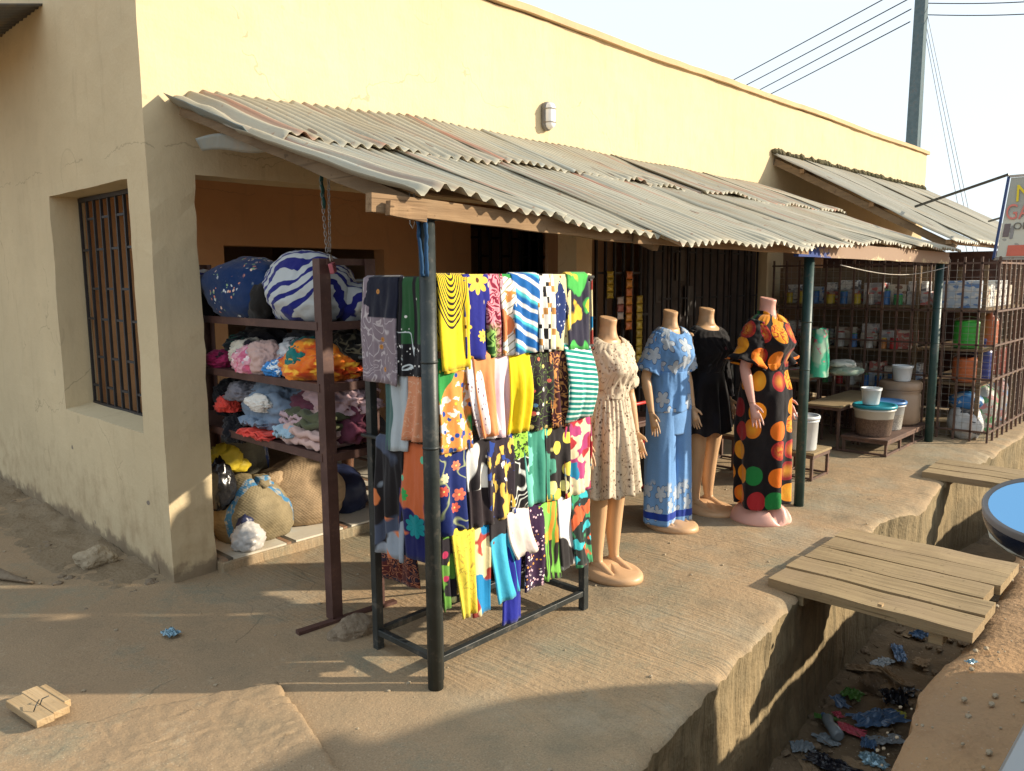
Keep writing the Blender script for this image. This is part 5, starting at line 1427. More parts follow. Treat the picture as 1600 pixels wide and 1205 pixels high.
# soft-drink crate with a black panel, red rims
cr = thing('drink_crate', (3.55, -.70, 0), 'red and black drinks crate with white lettering behind the mannequins', 'crate')
M_red = plain('red_plastic', (.50, .04, .035), .4); M_blk = plain('black_plastic', (.015, .015, .017), .4); M_whtp = plain('white_plastic', (.72, .71, .68), .4)
MB().bb((3.30, -.90, .02), (3.84, -.52, .25)).build('crate_body', M_blk, cr, bevel=.006)
for z in (.012, .255): MB().bb((3.285, -.915, z), (3.855, -.505, z + .03)).build('crate_rim', M_red, cr, bevel=.005)
def text(parent, body, loc, size, mat, rot=(PI / 2, 0, 0), name='lettering', ext=.002, sx=1.0):
    cu = bpy.data.curves.new(name, 'FONT'); cu.body = body; cu.size = size; cu.extrude = ext; cu.align_x = 'LEFT'
    tmp = bpy.data.objects.new(name, cu); col.objects.link(tmp)
    me = bpy.data.meshes.new_from_object(tmp); bpy.data.objects.remove(tmp)
    o = bpy.data.objects.new(name, me); me.materials.append(mat); link(o, parent)
    o.location = Vector(loc) - origin_of(parent); o.rotation_euler = rot; o.scale = (sx, 1, 1)
    return o
text(cr, 'MAN', (3.50, -.906, .11), .10, M_whtp)
rb = thing('red_railing', (3.62, -.55, 0), 'thin red metal rail behind the cream dress mannequin', 'railing')
MB().cyl((3.2, -.50, .60), (4.1, -.50, .60), .014).build('rail', M_red, rb)
for x in (3.25, 4.05): MB().cyl((x, -.50, 0), (x, -.50, .60), .012).build('support', M_rust, rb)
# sachet strips hanging on the bay grille
def sachets(px, py0, py1, n, cols, label):
    a, b = at(px, py0, 1, .05), at(px, py1, 1, .05)
    t = thing('sachet_strip', b, label, 'sachets'); 
    for i in range(n):
        z1, z0 = lerp(a.z, b.z, i / n), lerp(a.z, b.z, (i + .93) / n); w_ = .052
        mb = MB(); mb.grid(lambda u, v: (a.x + (u - .5) * 2 * w_ * (1 - .16 * math.sin(PI * v)), .045 - .012 * math.sin(PI * u) * math.sin(PI * v), lerp(z1, z0, v)), 5, 5)
        mb.build('sachet', plain('sachet_print', cols[i % len(cols)], .35), t, solid=.002)
    return t
sachets(953, 424, 467, 4, [(.52, .38, .04), (.40, .30, .03)], 'yellow sachet strip hanging left-most on the dark grille')
sachets(969, 464, 500, 3, [(.52, .46, .42), (.35, .12, .10)], 'short white and red sachet strip on the dark grille')
sachets(983, 424, 516, 7, [(.60, .20, .06), (.66, .30, .05)], 'long orange sachet strip on the dark grille')
sachets(999, 462, 580, 9, [(.42, .30, .04), (.50, .38, .05)], 'long dull gold sachet strip on the dark grille')
for i, (px, py, w_, h_) in enumerate(((1062, 415, .16, .30), (1030, 455, .14, .22), (1075, 470, .15, .3))):
    a = at(px, py, 1, .12); MB().bb((a.x - w_ / 2, .108, a.z - h_ / 2), (a.x + w_ / 2, .112, a.z + h_ / 2)).build('poster', plain('faded_poster', (.12, .11, .10), .8), bld)
# stepped display stand with food tubs
sd = thing('stepped_stand', (6.3, -1.3, 0), 'stepped rusty steel display stand with tubs in front of the cage', 'display stand')
for (y0, y1, z) in ((-1.80, -1.38, .155), (-1.37, -1.02, .42), (-1.01, -.55, .66)):
    MB().bb((5.66, y0, z - .018), (6.84, y1, z)).build('step_top', M_plank if z > .2 else M_rust, sd, bevel=.003)
    MB().bb((5.67, y0 + .006, z - .045), (6.83, y1 - .006, z - .018)).build('step_frame', M_rust, sd)
    for x in (5.675, 6.05, 6.43, 6.80):
        for y in (y0 + .012, y1 - .034):
            MB().bb((x, y, 0), (x + .022, y + .022, z - .045)).build('leg', M_rust, sd)
for (a, b) in (((5.686, -1.79), (5.686, -.57)), ((5.70, -1.777), (6.81, -1.777)), ((6.811, -1.79), (6.811, -.57))):
    MB().bar((a[0], a[1], .012), (b[0], b[1], .012), .018).build('foot_rail', M_rust, sd)
def tub(c, r0, r1, h, label, mat, lid=None, fill=None, name='tub', ribs=True, handle=False):
    t = thing(name, c, label, 'tub' if name == 'tub' else 'bucket'); c = Vector(c)
    pr = [(r0 * .93, 0), (r0, .012), (lerp(r0, r1, .86), h * .86), (r1 * 1.04, h * .87), (r1 * 1.04, h * .92), (r1, h * .925), (r1 * 1.01, h - .012), (r1 * 1.05, h - .008), (r1 * 1.05, h)]
    if not lid: pr += [(r1 * .96, h), (r1 * .93, h * .8), (r0 * .9, .02)]
    MB().lathe(c, pr, 36).build('tub_wall', mat, t)
    if fill: MB().lathe(c, [(r0 * .95, .006), (lerp(r0, r1, .62) * 1.004, h * .62), (.01, h * .62)], 36).build('contents', fill, t) if False else None
    if lid: MB().lathe(c + Vector((0, 0, h + .001)), [(r1 * 1.08, -.016), (r1 * 1.10, .0), (r1 * 1.06, .012), (r1 * .95, .012), (r1 * .92, .006), (.005, .006)], 36).build('lid', lid, t)
    if handle:
        MB().tube([c + Vector((r1 * 1.05 * math.cos(q), -.25 * r1 * math.sin(q) - .02, h * .9 - .10 * math.sin(q))) for q in [PI * k / 14 for k in range(15)]], .004, 6).build('handle', M_whtp, t)
    return t
def tubmat(name, top, fill, lvl):
    g = Mat(name, .35, .4); x, y, z = g.xyz(g.co('Object')); n = g.noise(g.co('Object'), 70, 3); lo = g.noise(g.co('Object'), 4, 2)
    f = g.mix(n.step(.4, .6), fill, tuple(v * .6 for v in fill)); return g.out(g.mix((z + (lo - .5) * .03).step(lvl + .006, lvl), top, f))
M_teal = plain('teal_lid', (.02, .26, .34), .35); M_bluel = plain('blue_lid', (.07, .20, .45), .35)
tub((5.87, -1.60, .156), .150, .178, .275, 'translucent tub of brown grain under a teal lid', tubmat('grain_tub', (.55, .55, .50), (.22, .155, .12), .16), M_teal)
tub((6.26, -1.59, .156), .13, .155, .265, 'translucent tub of white flour under a blue lid', tubmat('flour_tub', (.50, .52, .52), (.62, .60, .54), .15), M_bluel)
b = thing('storage_drum', (6.62, -1.585, .156), 'big brown plastic drum with screw lid at the stand end', 'drum')
M_drum = plain('brown_drum', (.30, .205, .135), .45)
MB().lathe((6.62, -1.585, .156), [(.15, 0), (.185, .03), (.19, .10), (.19, .30), (.178, .325), (.186, .335), (.186, .35), (.17, .36)], 40).build('drum_wall', M_drum, b)
MB().lathe((6.62, -1.585, .156), [(.192, .352), (.196, .36), (.196, .415), (.185, .43), (.02, .432)], 40).build('lid', M_drum, b)
M_wb = plain('white_bucket_plastic', (.66, .69, .70), .35)
tub((5.82, -1.58, .446), .072, .088, .155, 'small white bucket standing on the teal lid', M_wb, name='bucket')
tub((6.60, -1.60, .589), .078, .095, .155, 'small white bucket standing on the brown drum', M_wb, name='bucket')
tub((4.49, -1.52, .231), .105, .115, .27, 'white lidded bucket with bail handle on the low stool', M_wb, M_wb, name='bucket', handle=True)
tub((4.16, -1.36, .002), .12, .15, .42, 'tall pale bin with orange rim behind the disc dress', plain('pale_bin', (.55, .54, .49), .5), plain('orange_rim', (.60, .20, .07), .5), name='bucket')
def box_thing(name, lo, hi, mat, label, cat, group=None, parts=(), bevel=.004, rz=0):
    t = MB().bb(lo, hi).build(name, mat, bevel=bevel); tag(t, label, cat, group)
    for n_, l, h, m_ in parts: MB().bb(l, h).build(n_, m_, t)
    return t
def print_mat(name, a, b_, c, sc=18):
    g = Mat(name, .5, .3); p = g.co('Object'); d = g.voro(g.mapv(p, (1, 1, 1.6)), sc, 1.0); q = g.vcol()
    cc = g.ramp(q[0], [(0, a), (.55, b_), (.8, c)], True); return g.out(cc)
# goods on the stand's upper step
g = Mat('green_detergent_film', .28, .5); p = g.co('Object'); cc = g.mix(g.noise(p, 7, 2).step(.45, .55), (.03, .38, .22), (.32, .52, .38)); cc = g.mix(g.noise(p, 12, 2).step(.62, .66), cc, (.55, .12, .18)); M_det = g.out(cc)
mb = MB(); c0 = at(1279, 588, 2, .662)
def det(u, v):
    a = u * 2 * PI; s = 1 - .55 * v ** 2.2
    return c0 + Vector((.13 * math.cos(a) * lerp(1, .9, v) + .02 * v, (.085 * s + .012 * nz(u * 5, v * 5)) * math.sin(a), .46 * v + .012 * nz(u * 6, v * 6, 2)))
mb.grid(det, 28, 22); tag(mb.build('detergent_bag', M_det), 'tall green and pink detergent bag on the upper step', 'bag')
bundle('flour_bag', at(1322, 585, 2, .662), (.17, .15, .055), print_mat('flour_print', (.30, .34, .28), (.45, .47, .40), (.22, .30, .24)), 'plump pale green flour bag lying on the upper step', 51, .10, 4, .6, (), 'bag')
bundle('flour_bag', at(1318, 585, 2, .662) + Vector((.03, .03, .073)), (.13, .13, .045), print_mat('flour_print2', (.48, .49, .46), (.60, .60, .56), (.3, .34, .3)), 'smaller white flour bag on top of the green one', 52, .10, 4, .6, (), 'bag')
M_carton = plain('yellow_carton', (.38, .24, .06), .7); M_bright = print_mat('sunny_pack', (.72, .42, .03), (.62, .10, .05), (.70, .55, .2), 14)
ca = at(1290, 557, 1, -.50).x; zc = at(1300, 557, 1, -.50).z
box_thing('carton', (ca, -.50, zc), (ca + .75, -.22, zc + .21), M_carton, 'brown and yellow carton behind the green detergent bag', 'carton', parts=(('label_panel', (ca + .02, -.504, zc + .008), (ca + .25, -.500, zc + .205), M_bright),))
box_thing('wall_shelf', (ca - .35, -.53, zc - .026), (6.90, -.04, zc - .002), M_rust, 'rusty plank shelf fixed along the wall behind the stand', 'shelf')
for i, (x, c) in enumerate(((6.22, (.55, .10, .12)), (6.36, (.45, .45, .50)), (6.50, (.25, .45, .50)), (6.64, (.50, .55, .58)))):
    box_thing('drink_pack', (x, -.66, .662), (x + .10, -.57, min(.90, zc - .03)), print_mat('pack%d' % i, c, (.6, .6, .58), tuple(v * .4 for v in c), 20), ['red and white', 'grey', 'aqua', 'pale blue'][i] + ' carton standing at the back of the upper step', 'carton')
# ------------------------------------------------------------------ the cage: steel bars and wire netting
cage = thing('wire_cage', (6.95, -1.2, 0), 'rusty steel bar and wire netting cage enclosing the shop front', 'cage')
CX, CY = 6.95, -2.30
def post_row(a, b, n, z0, z1, w_, skip=()):
    o0 = None
    for i in range(n):
        if i in skip: continue
        p = Vector(a).lerp(Vector(b), i / (n - 1))
        if o0 is None: o0 = MB().bb((p.x - w_ / 2, p.y - w_ / 2, z0), (p.x + w_ / 2, p.y + w_ / 2, z1)).build('bar', M_rust, cage); base = p
        else:
            o = o0.copy(); link(o, cage); o.location = o0.location + p - base
post_row((CX, -.06, 0), (CX, CY, 0), 16, 0, 1.80, .018)
post_row((CX, CY, 0), (11.9, CY, 0), 25, -.01, 1.78, .020, (0,))
for z in (.10, .62, .95, 1.28, 1.74):
    MB().bar((CX, -.04, z), (CX, CY, z), .018).build('cross_rail', M_rust, cage); MB().bar((CX, CY, z), (11.9, CY, z), .018).build('cross_rail', M_rust, cage)
mb = MB()
def wire(a, b): mb.tube([a, b], .0016, 4, caps=False)
for i in range(34): wire((CX + .012, -.06 - i * .067, .02), (CX + .012 + .006 * nz(i, 1), -.06 - i * .067, 1.78))
for i in range(26): wire((CX + .012, -.04, .04 + i * .068), (CX + .012, CY, .04 + i * .068 + .01 * nz(i, 3)))
for i in range(60): wire((CX + .03 + i * .067, CY + .014, .02), (CX + .03 + i * .067, CY + .014, 1.75))
for i in range(26): 
    pts = [(CX + .02 + k * .25, CY + .014, .04 + i * .066 + .012 * nz(k, i)) for k in range(17)]; mb.tube(pts, .0016, 4, caps=False)
tag(mb.build('wire_netting', M_steel, cage), kind='stuff')
# shelving inside and its goods
ish = thing('shop_shelving', (7.5, -.8, 0), 'dim wooden shelving inside the wire cage', 'shelf')
for (x0, x1, y0, y1, z) in ((7.0, 8.6, -1.55, -.10, 1.32), (7.0, 8.6, -1.55, -.10, .86), (7.0, 8.6, -1.55, -.10, .45), (7.0, 8.8, -2.2, -1.62, .90), (7.0, 8.8, -2.2, -1.62, .56), (7.0, 8.8, -2.2, -1.62, 1.30)):
    MB().bb((x0, y0, z - .022), (x1, y1, z)).build('shelf_board', M_timber_y, ish)
for x in (7.06, 8.55):
    for y in (-1.58, -.12, -2.18): MB().bb((x, y, 0), (x + .035, y + .035, 1.72)).build('upright', M_timber_y, ish)
MB().bb((7.02, -1.52, 0), (7.05, -.75, .43)).build('side_panel', M_brown, ish); MB().bb((7.52, -1.58, .25), (7.54, -.11, 1.72)).build('added_back_screen', M_timber_y, ish); MB().bb((8.84, -2.2, .02), (8.86, .15, 1.9)).build('added_end_screen', M_brown, ish)  # back and end panels added to block sun and darken the cage
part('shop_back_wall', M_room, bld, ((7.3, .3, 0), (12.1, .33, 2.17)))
random.seed(21)
PNAME = ['grey and red', 'blue and white', 'tan', 'pale grey', 'dull red']
PALE = [print_mat('goods%d' % i, *[tuple(min(.75, v * 1.7) for v in q) for q in (a, b_, c)], s_) for i, (a, b_, c, s_) in enumerate((((.32, .31, .30), (.20, .20, .21), (.34, .10, .09), 22), ((.26, .30, .34), (.36, .36, .35), (.08, .14, .26), 26), ((.36, .33, .27), (.28, .24, .19), (.16, .10, .07), 20), ((.40, .40, .38), (.24, .25, .26), (.10, .10, .11), 30), ((.30, .10, .08), (.34, .30, .24), (.18, .06, .06), 24)))]
SHN = ['top', 'middle', 'lowest']; ORD = ['first', 'second', 'third', 'fourth', 'fifth', 'sixth', 'seventh', 'eighth', 'ninth', 'tenth']
for si, (z, zh) in enumerate(((1.322, .24), (.862, .22), (.452, .24))):
    y = -.16; k = 0
    while y > -1.5:
        w_ = random.uniform(.10, .24); h_ = random.uniform(zh * .55, zh); d_ = random.uniform(.12, .25); m_ = random.randrange(5)
        box_thing('grocery_pack', (7.115, y - w_, z), (7.115 + d_, y, z + h_), PALE[m_], '%s pack, %s from the wall on the cage\'s %s shelf' % (PNAME[m_], ORD[k], SHN[si]), 'groceries', 'packs on the shelves inside the cage')
        if h_ < zh * .75:
            m_ = random.randrange(5); box_thing('grocery_pack', (7.115, y - w_ * .9, z + h_ + .002), (7.115 + d_ * .8, y - .01, z + h_ + .10), PALE[m_], '%s pack lying on the %s pack of the cage\'s %s shelf' % (PNAME[m_], ORD[k], SHN[si]), 'groceries', 'packs on the shelves inside the cage')
        y -= w_ + random.uniform(.01, .05); k += 1
x = 7.05; k = 0
while x < 8.4:
    w_ = random.uniform(.14, .26); h_ = random.uniform(.14, .28); m_ = random.randrange(4)
    box_thing('grocery_pack', (x, -2.12, 1.302), (x + w_, -1.75, 1.302 + h_), PALE[m_], '%s carton, %s along the street-side top shelf of the cage' % (PNAME[m_], ORD[k]), 'groceries', 'packs on the shelves inside the cage'); x += w_ + .02; k += 1
VIV = [((.55, .05, .05), 'red'), ((.06, .18, .45), 'blue'), ((.62, .50, .06), 'yellow'), ((.55, .54, .50), 'white'), ((.08, .33, .12), 'green'), ((.52, .20, .05), 'orange')]
vm = [plain('tin_' + n_, c_, .35) for c_, n_ in VIV]; random.seed(77)
for si, z in enumerate((1.322, .862, .452)):
    for k in range(9):
        y = -.22 - k * .145 + random.uniform(-.02, .02); j = random.randrange(6); h_ = random.uniform(.10, .17); r_ = random.uniform(.032, .046)
        t = thing('tin', (7.035 + .02, y, z), '%s tin, %s from the wall in the front line of the cage\'s %s shelf' % (VIV[j][1], ORD[k], SHN[si]), 'tin', 'tins lining the cage shelves')
        MB().lathe((7.035 + .02, y, z), [(r_, 0), (r_ * 1.03, .004), (r_, .01), (r_, h_ - .01), (r_ * 1.03, h_ - .004), (r_ * .96, h_)], 18).build('tin_wall', vm[j], t)
        MB().lathe((7.035 + .02, y, z + h_ + .001), [(r_ * .97, 0), (r_ * .97, .008), (.004, .01)], 18).build('lid', vm[(j + 3) % 6], t)
def can_shape(name, c, r, h, mat, label, cat, neck=None, handle=False, ridges=5):
    t = thing(name, c, label, cat); c = Vector(c)
    pr = [(r * .9, 0), (r, .015)]
    for i in range(ridges):
        z = lerp(.02, h - .03, (i + .5) / ridges); pr += [(r, z - .012), (r * 1.03, z), (r, z + .012)]
    pr += [(r, h - .02), (r * .95, h)]
    if neck: pr += [(neck, h + .05), (neck, h + .09), (neck * 1.15, h + .092), (neck * 1.15, h + .12), (.005, h + .12)]
    MB().lathe(c, pr, 32).build('wall', mat, t)
    MB().tube([c + Vector((0, r * 1.03 * math.cos(q), h * .98 + .05 * math.sin(q))) for q in [PI * k / 12 for k in range(13)]], .005, 6).build('handle', M_steel, t)
    return t
can_shape('plastic_pail', (7.16, -2.02, .902), .125, .27, plain('green_pail', (.05, .40, .05), .4), 'bright green plastic pail on the cage shelf', 'pail')
can_shape('plastic_pail', (7.16, -2.03, .562), .125, .24, plain('orange_pail', (.55, .15, .05), .45), 'orange ribbed plastic pail on the lower cage shelf', 'pail')
can_shape('jerrycan', (7.42, -2.10, .562), .10, .30, plain('blue_can', (.03, .05, .22), .35), 'dark blue water bottle standing beside the orange pail', 'jerrycan', .03)
can_shape('jerrycan', (7.62, -2.10, .902), .085, .27, plain('orange_can', (.55, .14, .06), .4), 'orange bottle behind the green pail', 'jerrycan', .03)
can_shape('plastic_pail', (8.1, -2.06, .562), .13, .30, plain('red_pail', (.42, .08, .05), .45), 'dull red pail deep in the cage', 'pail')
M_pack = print_mat('white_pack', (.50, .50, .49), (.42, .43, .43), (.05, .05, .055), 13); M_packb = print_mat('blue_pack', (.04, .16, .38), (.45, .45, .44), (.05, .20, .40), 12)
bundle('rice_bag', (7.14, -2.06, .002), (.17, .16, .20), M_pack, 'white printed rice bag at the cage corner', 61, .08, 4, .7, (), 'bag')
bundle('rice_bag', (7.18, -2.04, .30), (.15, .15, .10), M_packb, 'blue and white bag on top of the rice bag', 62, .08, 4, .6, (), 'bag')
bundle('rice_bag', (7.62, -2.08, .002), (.20, .15, .30), print_mat('green_pack', (.45, .46, .42), (.10, .34, .14), (.5, .2, .2), 12), 'green and white stacked bags further inside the cage', 63, .08, 4, .7, (), 'bag')
bundle('rice_bag', (8.15, -2.08, .002), (.22, .15, .34), print_mat('pink_pack', (.46, .44, .42), (.45, .2, .2), (.2, .3, .5), 12), 'pink and white sack furthest along the cage', 64, .08, 4, .7, (), 'bag')
box_thing('crate', (7.1, -1.5, .03), (7.5, -1.0, .20), plain('dark_green_crate', (.03, .10, .08), .6), 'dark green crate on the floor inside the cage', 'crate')
wl = MB(); wl.tube([(4.0 + i * .26, -1.94, 1.70 - .07 * math.sin(PI * i / 10)) for i in range(11)], .004, 6); tag(wl.build('slack_cable', M_steel), 'slack grey cable looping under the painted fascia', 'cable')
# ------------------------------------------------------------------ 8. bridges, stones, litter, sign, pole, wires, person, car
def plank_bridge(x0, x1, n, ya, yb, label, seed, z=.012, thick=.05):
    t = thing('plank_bridge', ((x0 + x1) / 2, (ya + yb) / 2, 0), label, 'footbridge'); random.seed(seed)
    w_ = (x1 - x0) / n
    for i in range(n):
        a = x0 + i * w_ + random.uniform(.002, .014); b = a + w_ - random.uniform(.012, .024)
        y0, y1 = ya + random.uniform(-.014, .012), yb + random.uniform(-.045, .035); lift = random.uniform(0, .008); sk = random.uniform(-.008, .008)
        mb = MB()
        def fn(u, v):
            q = [(0, 0), (1, 0), (1, 1), (0, 1), (0, 0)][int(round(v * 4))]; y = lerp(y0, y1, u)
            x = lerp(a, b, q[0]) + sk * (u - .5) + .006 * nz(y * 5, q[0] * 7, i); zz = z + lift * (1 if True else 0) + q[1] * thick + .005 * nz(y * 4, q[0] * 2 + i, q[1]) + .012 * (u - .5) * nz(i, seed)
            e = .02 * nz(q[0] * 3 + i, q[1], u * 2) if u in (0, 1) else 0
            return (x, y + e, zz)
        mb.grid(fn, 24, 4, smooth=False); k = 25
        mb.f += [[0, k, 2 * k, 3 * k], [24, 3 * k + 24, 2 * k + 24, k + 24]]; mb.sm += [False, False]
        mb.build('plank', M_plank, t)
    for y in (ya - .16, yb + .12): MB().bb((x0 + .02, y - .03, z - .055), (x1 - .02, y + .03, z - .002)).build('bearer', M_plank, t)
    return t
plank_bridge(2.10, 3.22, 5, -2.37, -3.30, 'five-plank wooden footbridge across the drain in front of the mannequins', 4, .0)
plank_bridge(5.10, 5.70, 3, -2.24, -3.25, 'smaller plank footbridge further along the drain', 9, .0)
def stone(c, size, label, seed, mat, sub=3):
    mb = MB()
    def fn(p):
        r = 1 + .35 * nz(p.x * 1.1 + seed, p.y * 1.1, p.z * 1.1) + .10 * nz(p.x * 3, p.y * 3 + seed, p.z * 3)
        q = p * r; q.x = round(q.x * 2.6) / 2.6 * .35 + q.x * .65
        return q
    mb.ico(Vector(c) + Vector((0, 0, size[2] * .6)), size, sub, fn, False); return tag(mb.build('stone', mat), label, 'stone')
M_stone = dirt_mat('pale_stone', (.40, .32, .22), (.34, .28, .20), (.24, .19, .13)); M_stone2 = dirt_mat('grey_brown_stone', (.20, .155, .11), (.26, .20, .14), (.13, .10, .075))
stone(at(150, 882, 2, 0), (.10, .08, .065), 'pale jagged stone lying near the side wall', 3, M_stone, 4)
stone(at(550, 992, 2, 0), (.10, .07, .055), 'dark rough stone between the shelf foot and the rack', 8, M_stone2, 4)
# loose rubble along the foot of the side wall
mb = MB(); random.seed(14)
for i in range(420):
    y = random.uniform(.05, 5.5); d = abs(random.gauss(0, .17)) + .015; s_ = random.choice((.006, .008, .011, .016, .024)) * random.uniform(.6, 1.2)
    p = Vector((-d, y - .25 * d, -.004))
    mb.ico(p, (s_ * 1.3, s_, s_ * .8), 1, lambda q: q * (1 + .5 * nz(q.x * 2 + i, q.y * 2, q.z * 2)), False)
tag(mb.build('rubble', M_stone2), 'loose gravel and plaster crumbs along the foot of the side wall', 'gravel', kind='stuff')
mb = MB()
def bank(u, v):
    y = lerp(.0, 6.0, v); x = -.50 * u; h = .055 * smooth(-.02, .5, y) * (1 - u) ** 1.6 * (.55 + .7 * nz(y * 2.2, 3) + .5 * nz(y * 7, u * 5))
    return (x - .002, y - .10 * u, max(-.022, h - .006 - .03 * smooth(.75, 1, u) - .03 * smooth(.12, 0, y)) + .008 * nz(x * 20, y * 20))
mb.grid(bank, 24, 160); tag(mb.build('soil_bank', dirt_mat('lane_soil', (.22, .165, .105), (.27, .21, .14), (.15, .115, .075))), kind='structure')
mb = MB(); random.seed(31)
for i in range(260):
    x, y = random.uniform(-2.2, 4.5), random.uniform(-2.6, 1.5)
    if x > 0 and y > -.1: continue
    s_ = random.choice((.003, .004, .005, .008)); mb.ico((x, y, apron_z(x, y) + s_ * .3), (s_ * 1.4, s_, s_ * .7), 1, None, False)
for i in range(420):
    x, y = random.uniform(.2, 7), random.uniform(-4.0, -3.25)
    s_ = random.choice((.004, .005, .007, .012)); mb.ico((x, y, .0), (s_ * 1.4, s_, s_ * .8), 1, None, False)
tag(mb.build('grit', M_stone), 'scattered grit and small pebbles on slab and roadside', 'gravel', kind='stuff')
# offcut of wood with bent nails
wc = at(66, 1108, 2, .02)
wo = thing('wood_offcut', wc, 'short pale wooden offcut with bent nails on the ground at the left', 'wood', rz=R(8))
for i, (x, w_, L) in enumerate(((-.043, .062, .25), (.0175, .058, .26), (.059, .024, .20))):
    mb = MB(); mb.box((x, .012 * i, .014 + .002 * i), (w_, L, .028)); mb.build('slat', M_block, wo, local=True, bevel=.003)
for i in range(2): MB().tube([(-.05 + .035 * i, -.05 + .03 * (i % 2), .03), (-.05 + .035 * i + .01, -.05 + .03 * (i % 2), .05), (-.02 + .035 * i, -.03, .056)], .0022, 6).build('nail', M_black, wo, local=True)
wo2 = thing('scrap_strip', at(10, 895, 2, 0), 'dark curved strip of scrap at the left edge of the lane', 'scrap')
MB().tube([at(-10, 895, 2, .02), at(20, 903, 2, .015), at(52, 910, 2, .012)], [.03, .016, .006], 6, sx=1.6).build('strip', M_stone2, wo2)
# litter
def litter(c, size, mat, label, seed, cat='litter', cr=.5):
    mb = MB(); c = Vector(c); a = seed * 2.4; ca, sa = math.cos(a), math.sin(a)
    def fn(u, v):                                   # a crumpled sheet of film
        x, y = (u - .5) * 2, (v - .5) * 2
        k = 1 - .35 * abs(nz(x * 2 + seed, y * 2, 1)); w1 = nz(x * 2.2 + seed, y * 2.2, 2); w2 = abs(nz(x * 4.5, y * 4.5 + seed, 3))
        px, py = x * size[0] * k * 1.25 + size[0] * .4 * nz(y * 2, seed, 5), y * size[1] * k * 1.25 + size[1] * .5 * nz(x * 2.5, seed, 6)
        return c + Vector((px * ca - py * sa, px * sa + py * ca, size[2] * (.9 + .9 * w1 + 1.1 * w2) * (1 - .45 * max(abs(x), abs(y)) ** 2)))
    mb.grid(fn, 22, 22, False); return tag(mb.build('wrapper', mat, solid=.001), label, cat)
L_b = plain('blue_film', (.07, .14, .26), .3, .5); L_w = plain('clear_film', (.20, .24, .27), .25, .5); L_g = plain('green_film', (.08, .20, .04), .35); L_k = plain('black_film', (.012, .013, .02), .25); L_f = plain('foil', (.22, .36, .44), .25, .8, 0, .4); L_y = plain('yellow_leaf', (.40, .42, .06), .6); L_c = plain('cardboard', (.24, .17, .10), .9); L_r = plain('red_film', (.45, .06, .10), .3)
litter(at(267, 993, 2, .0), (.034, .026, .022), L_f, 'crumpled blue and silver sachet on the concrete', 2)
ZF = -.735
for px, py, s_, m_, lb in ((1405, 1018, (.10, .03, .02), L_b, 'long pale blue plastic strip in the drain below the bridge'), (1436, 991, (.045, .035, .03), L_b, 'small blue bag near the bridge in the drain'), (1332, 1084, (.045, .045, .03), L_g, 'green wrapper against the drain wall'),
                           (1372, 1122, (.12, .06, .035), L_b, 'bluish torn bag in the middle of the drain'), (1398, 1092, (.06, .055, .05), L_k, 'black bag beside the torn blue bag'), (1255, 1166, (.05, .035, .03), L_w, 'clear crumpled bag by the drain wall'), (1366, 1186, (.05, .05, .02), L_f, 'shiny foil scrap in the nearest part of the drain'),
                           (1357, 1162, (.03, .035, .03), L_b, 'small dark blue scrap near the foil'), (1403, 1112, (.035, .03, .012), L_y, 'yellow-green leaf in the drain'), (1290, 1119, (.05, .02, .02), L_g, 'narrow green and white wrapper by the drain wall'), (1310, 1114, (.025, .018, .015), L_r, 'tiny red scrap among the drain litter'), (1300, 1195, (.10, .05, .03), L_k, 'black tangled bag at the bottom of the drain'), (1345, 1040, (.035, .08, .012), L_c, 'thin curved bark strip on the drain silt'),
                           (1415, 985, (.06, .05, .012), L_c, 'flat grey-brown slab under the bridge'), (1362, 1066, (.05, .05, .04), M_stone2, 'grey lump of concrete in the drain'), (1395, 1052, (.09, .02, .012), L_c, 'long strip of cardboard in the drain')):
    c = at(px, py, 2, ZF); litter((c.x, c.y, ZF - .02), s_, m_, lb, px * .37)
for k, (px, py, m_, lb) in enumerate(((1290, 1150, L_w, 'flattened water sachet near the drain wall'), (1330, 1135, L_r, 'flattened red sachet in the drain'), (1385, 1150, L_w, 'torn clear film beside the blue bag'), (1420, 1075, L_k, 'flat black film near the earth bank'), (1378, 1030, L_w, 'pale film lying on the bark strip'), (1345, 1190, L_c, 'soggy cardboard piece beside the foil'), (1440, 1030, L_c, 'broken cardboard flap below the bridge'), (1312, 1090, L_b, 'small blue scrap leaning on the drain wall'), (1270, 1200, L_c, 'brown paper scrap lowest in the drain'))):
    c = at(px, py, 2, ZF); litter((c.x, c.y, ZF - .025), (.05 + .012 * (k % 3), .035, .010), m_, lb, px * .53)
bt = thing('plastic_bottle', at(1300, 1140, 2, ZF) + Vector((0, 0, -.01)), 'clear crushed plastic bottle lying in the drain', 'bottle', rz=.7)
MB().tube([(-.10, 0, .03), (-.09, 0, .03), (-.02, 0, .028), (.02, .004, .022), (.07, 0, .026), (.10, 0, .012), (.125, 0, .012)], [.02, .032, .031, .026, .031, .013, .012], 14).build('bottle_wall', L_w, bt, local=True)
MB().tube([(.126, 0, .012), (.142, 0, .012)], .014, 12).build('cap', L_b, bt, local=True)
mb = MB(); random.seed(44)
for i in range(360):
    x = random.uniform(1.0, 5.5); y = lerp(edge_y(x) - .03, rim_y(x) + .05, random.random()); z = -.765 + .05 * nz(x * 1.8, y * 2.4, 5) + .015
    if i % 3: s_ = random.uniform(.008, .03); mb.ico((x, y, z), (s_ * 1.5, s_ * 1.2, s_ * .6), 1, lambda q: q * (1 + .6 * nz(q.x * 2 + i, q.y * 2, q.z * 2)), False)
    else:
        a = random.uniform(0, PI); L = random.uniform(.03, .12); mb.tube([(x, y, z), (x + L * math.cos(a), y + L * math.sin(a) * .6, z + .03)], [.003, .0015], 4)
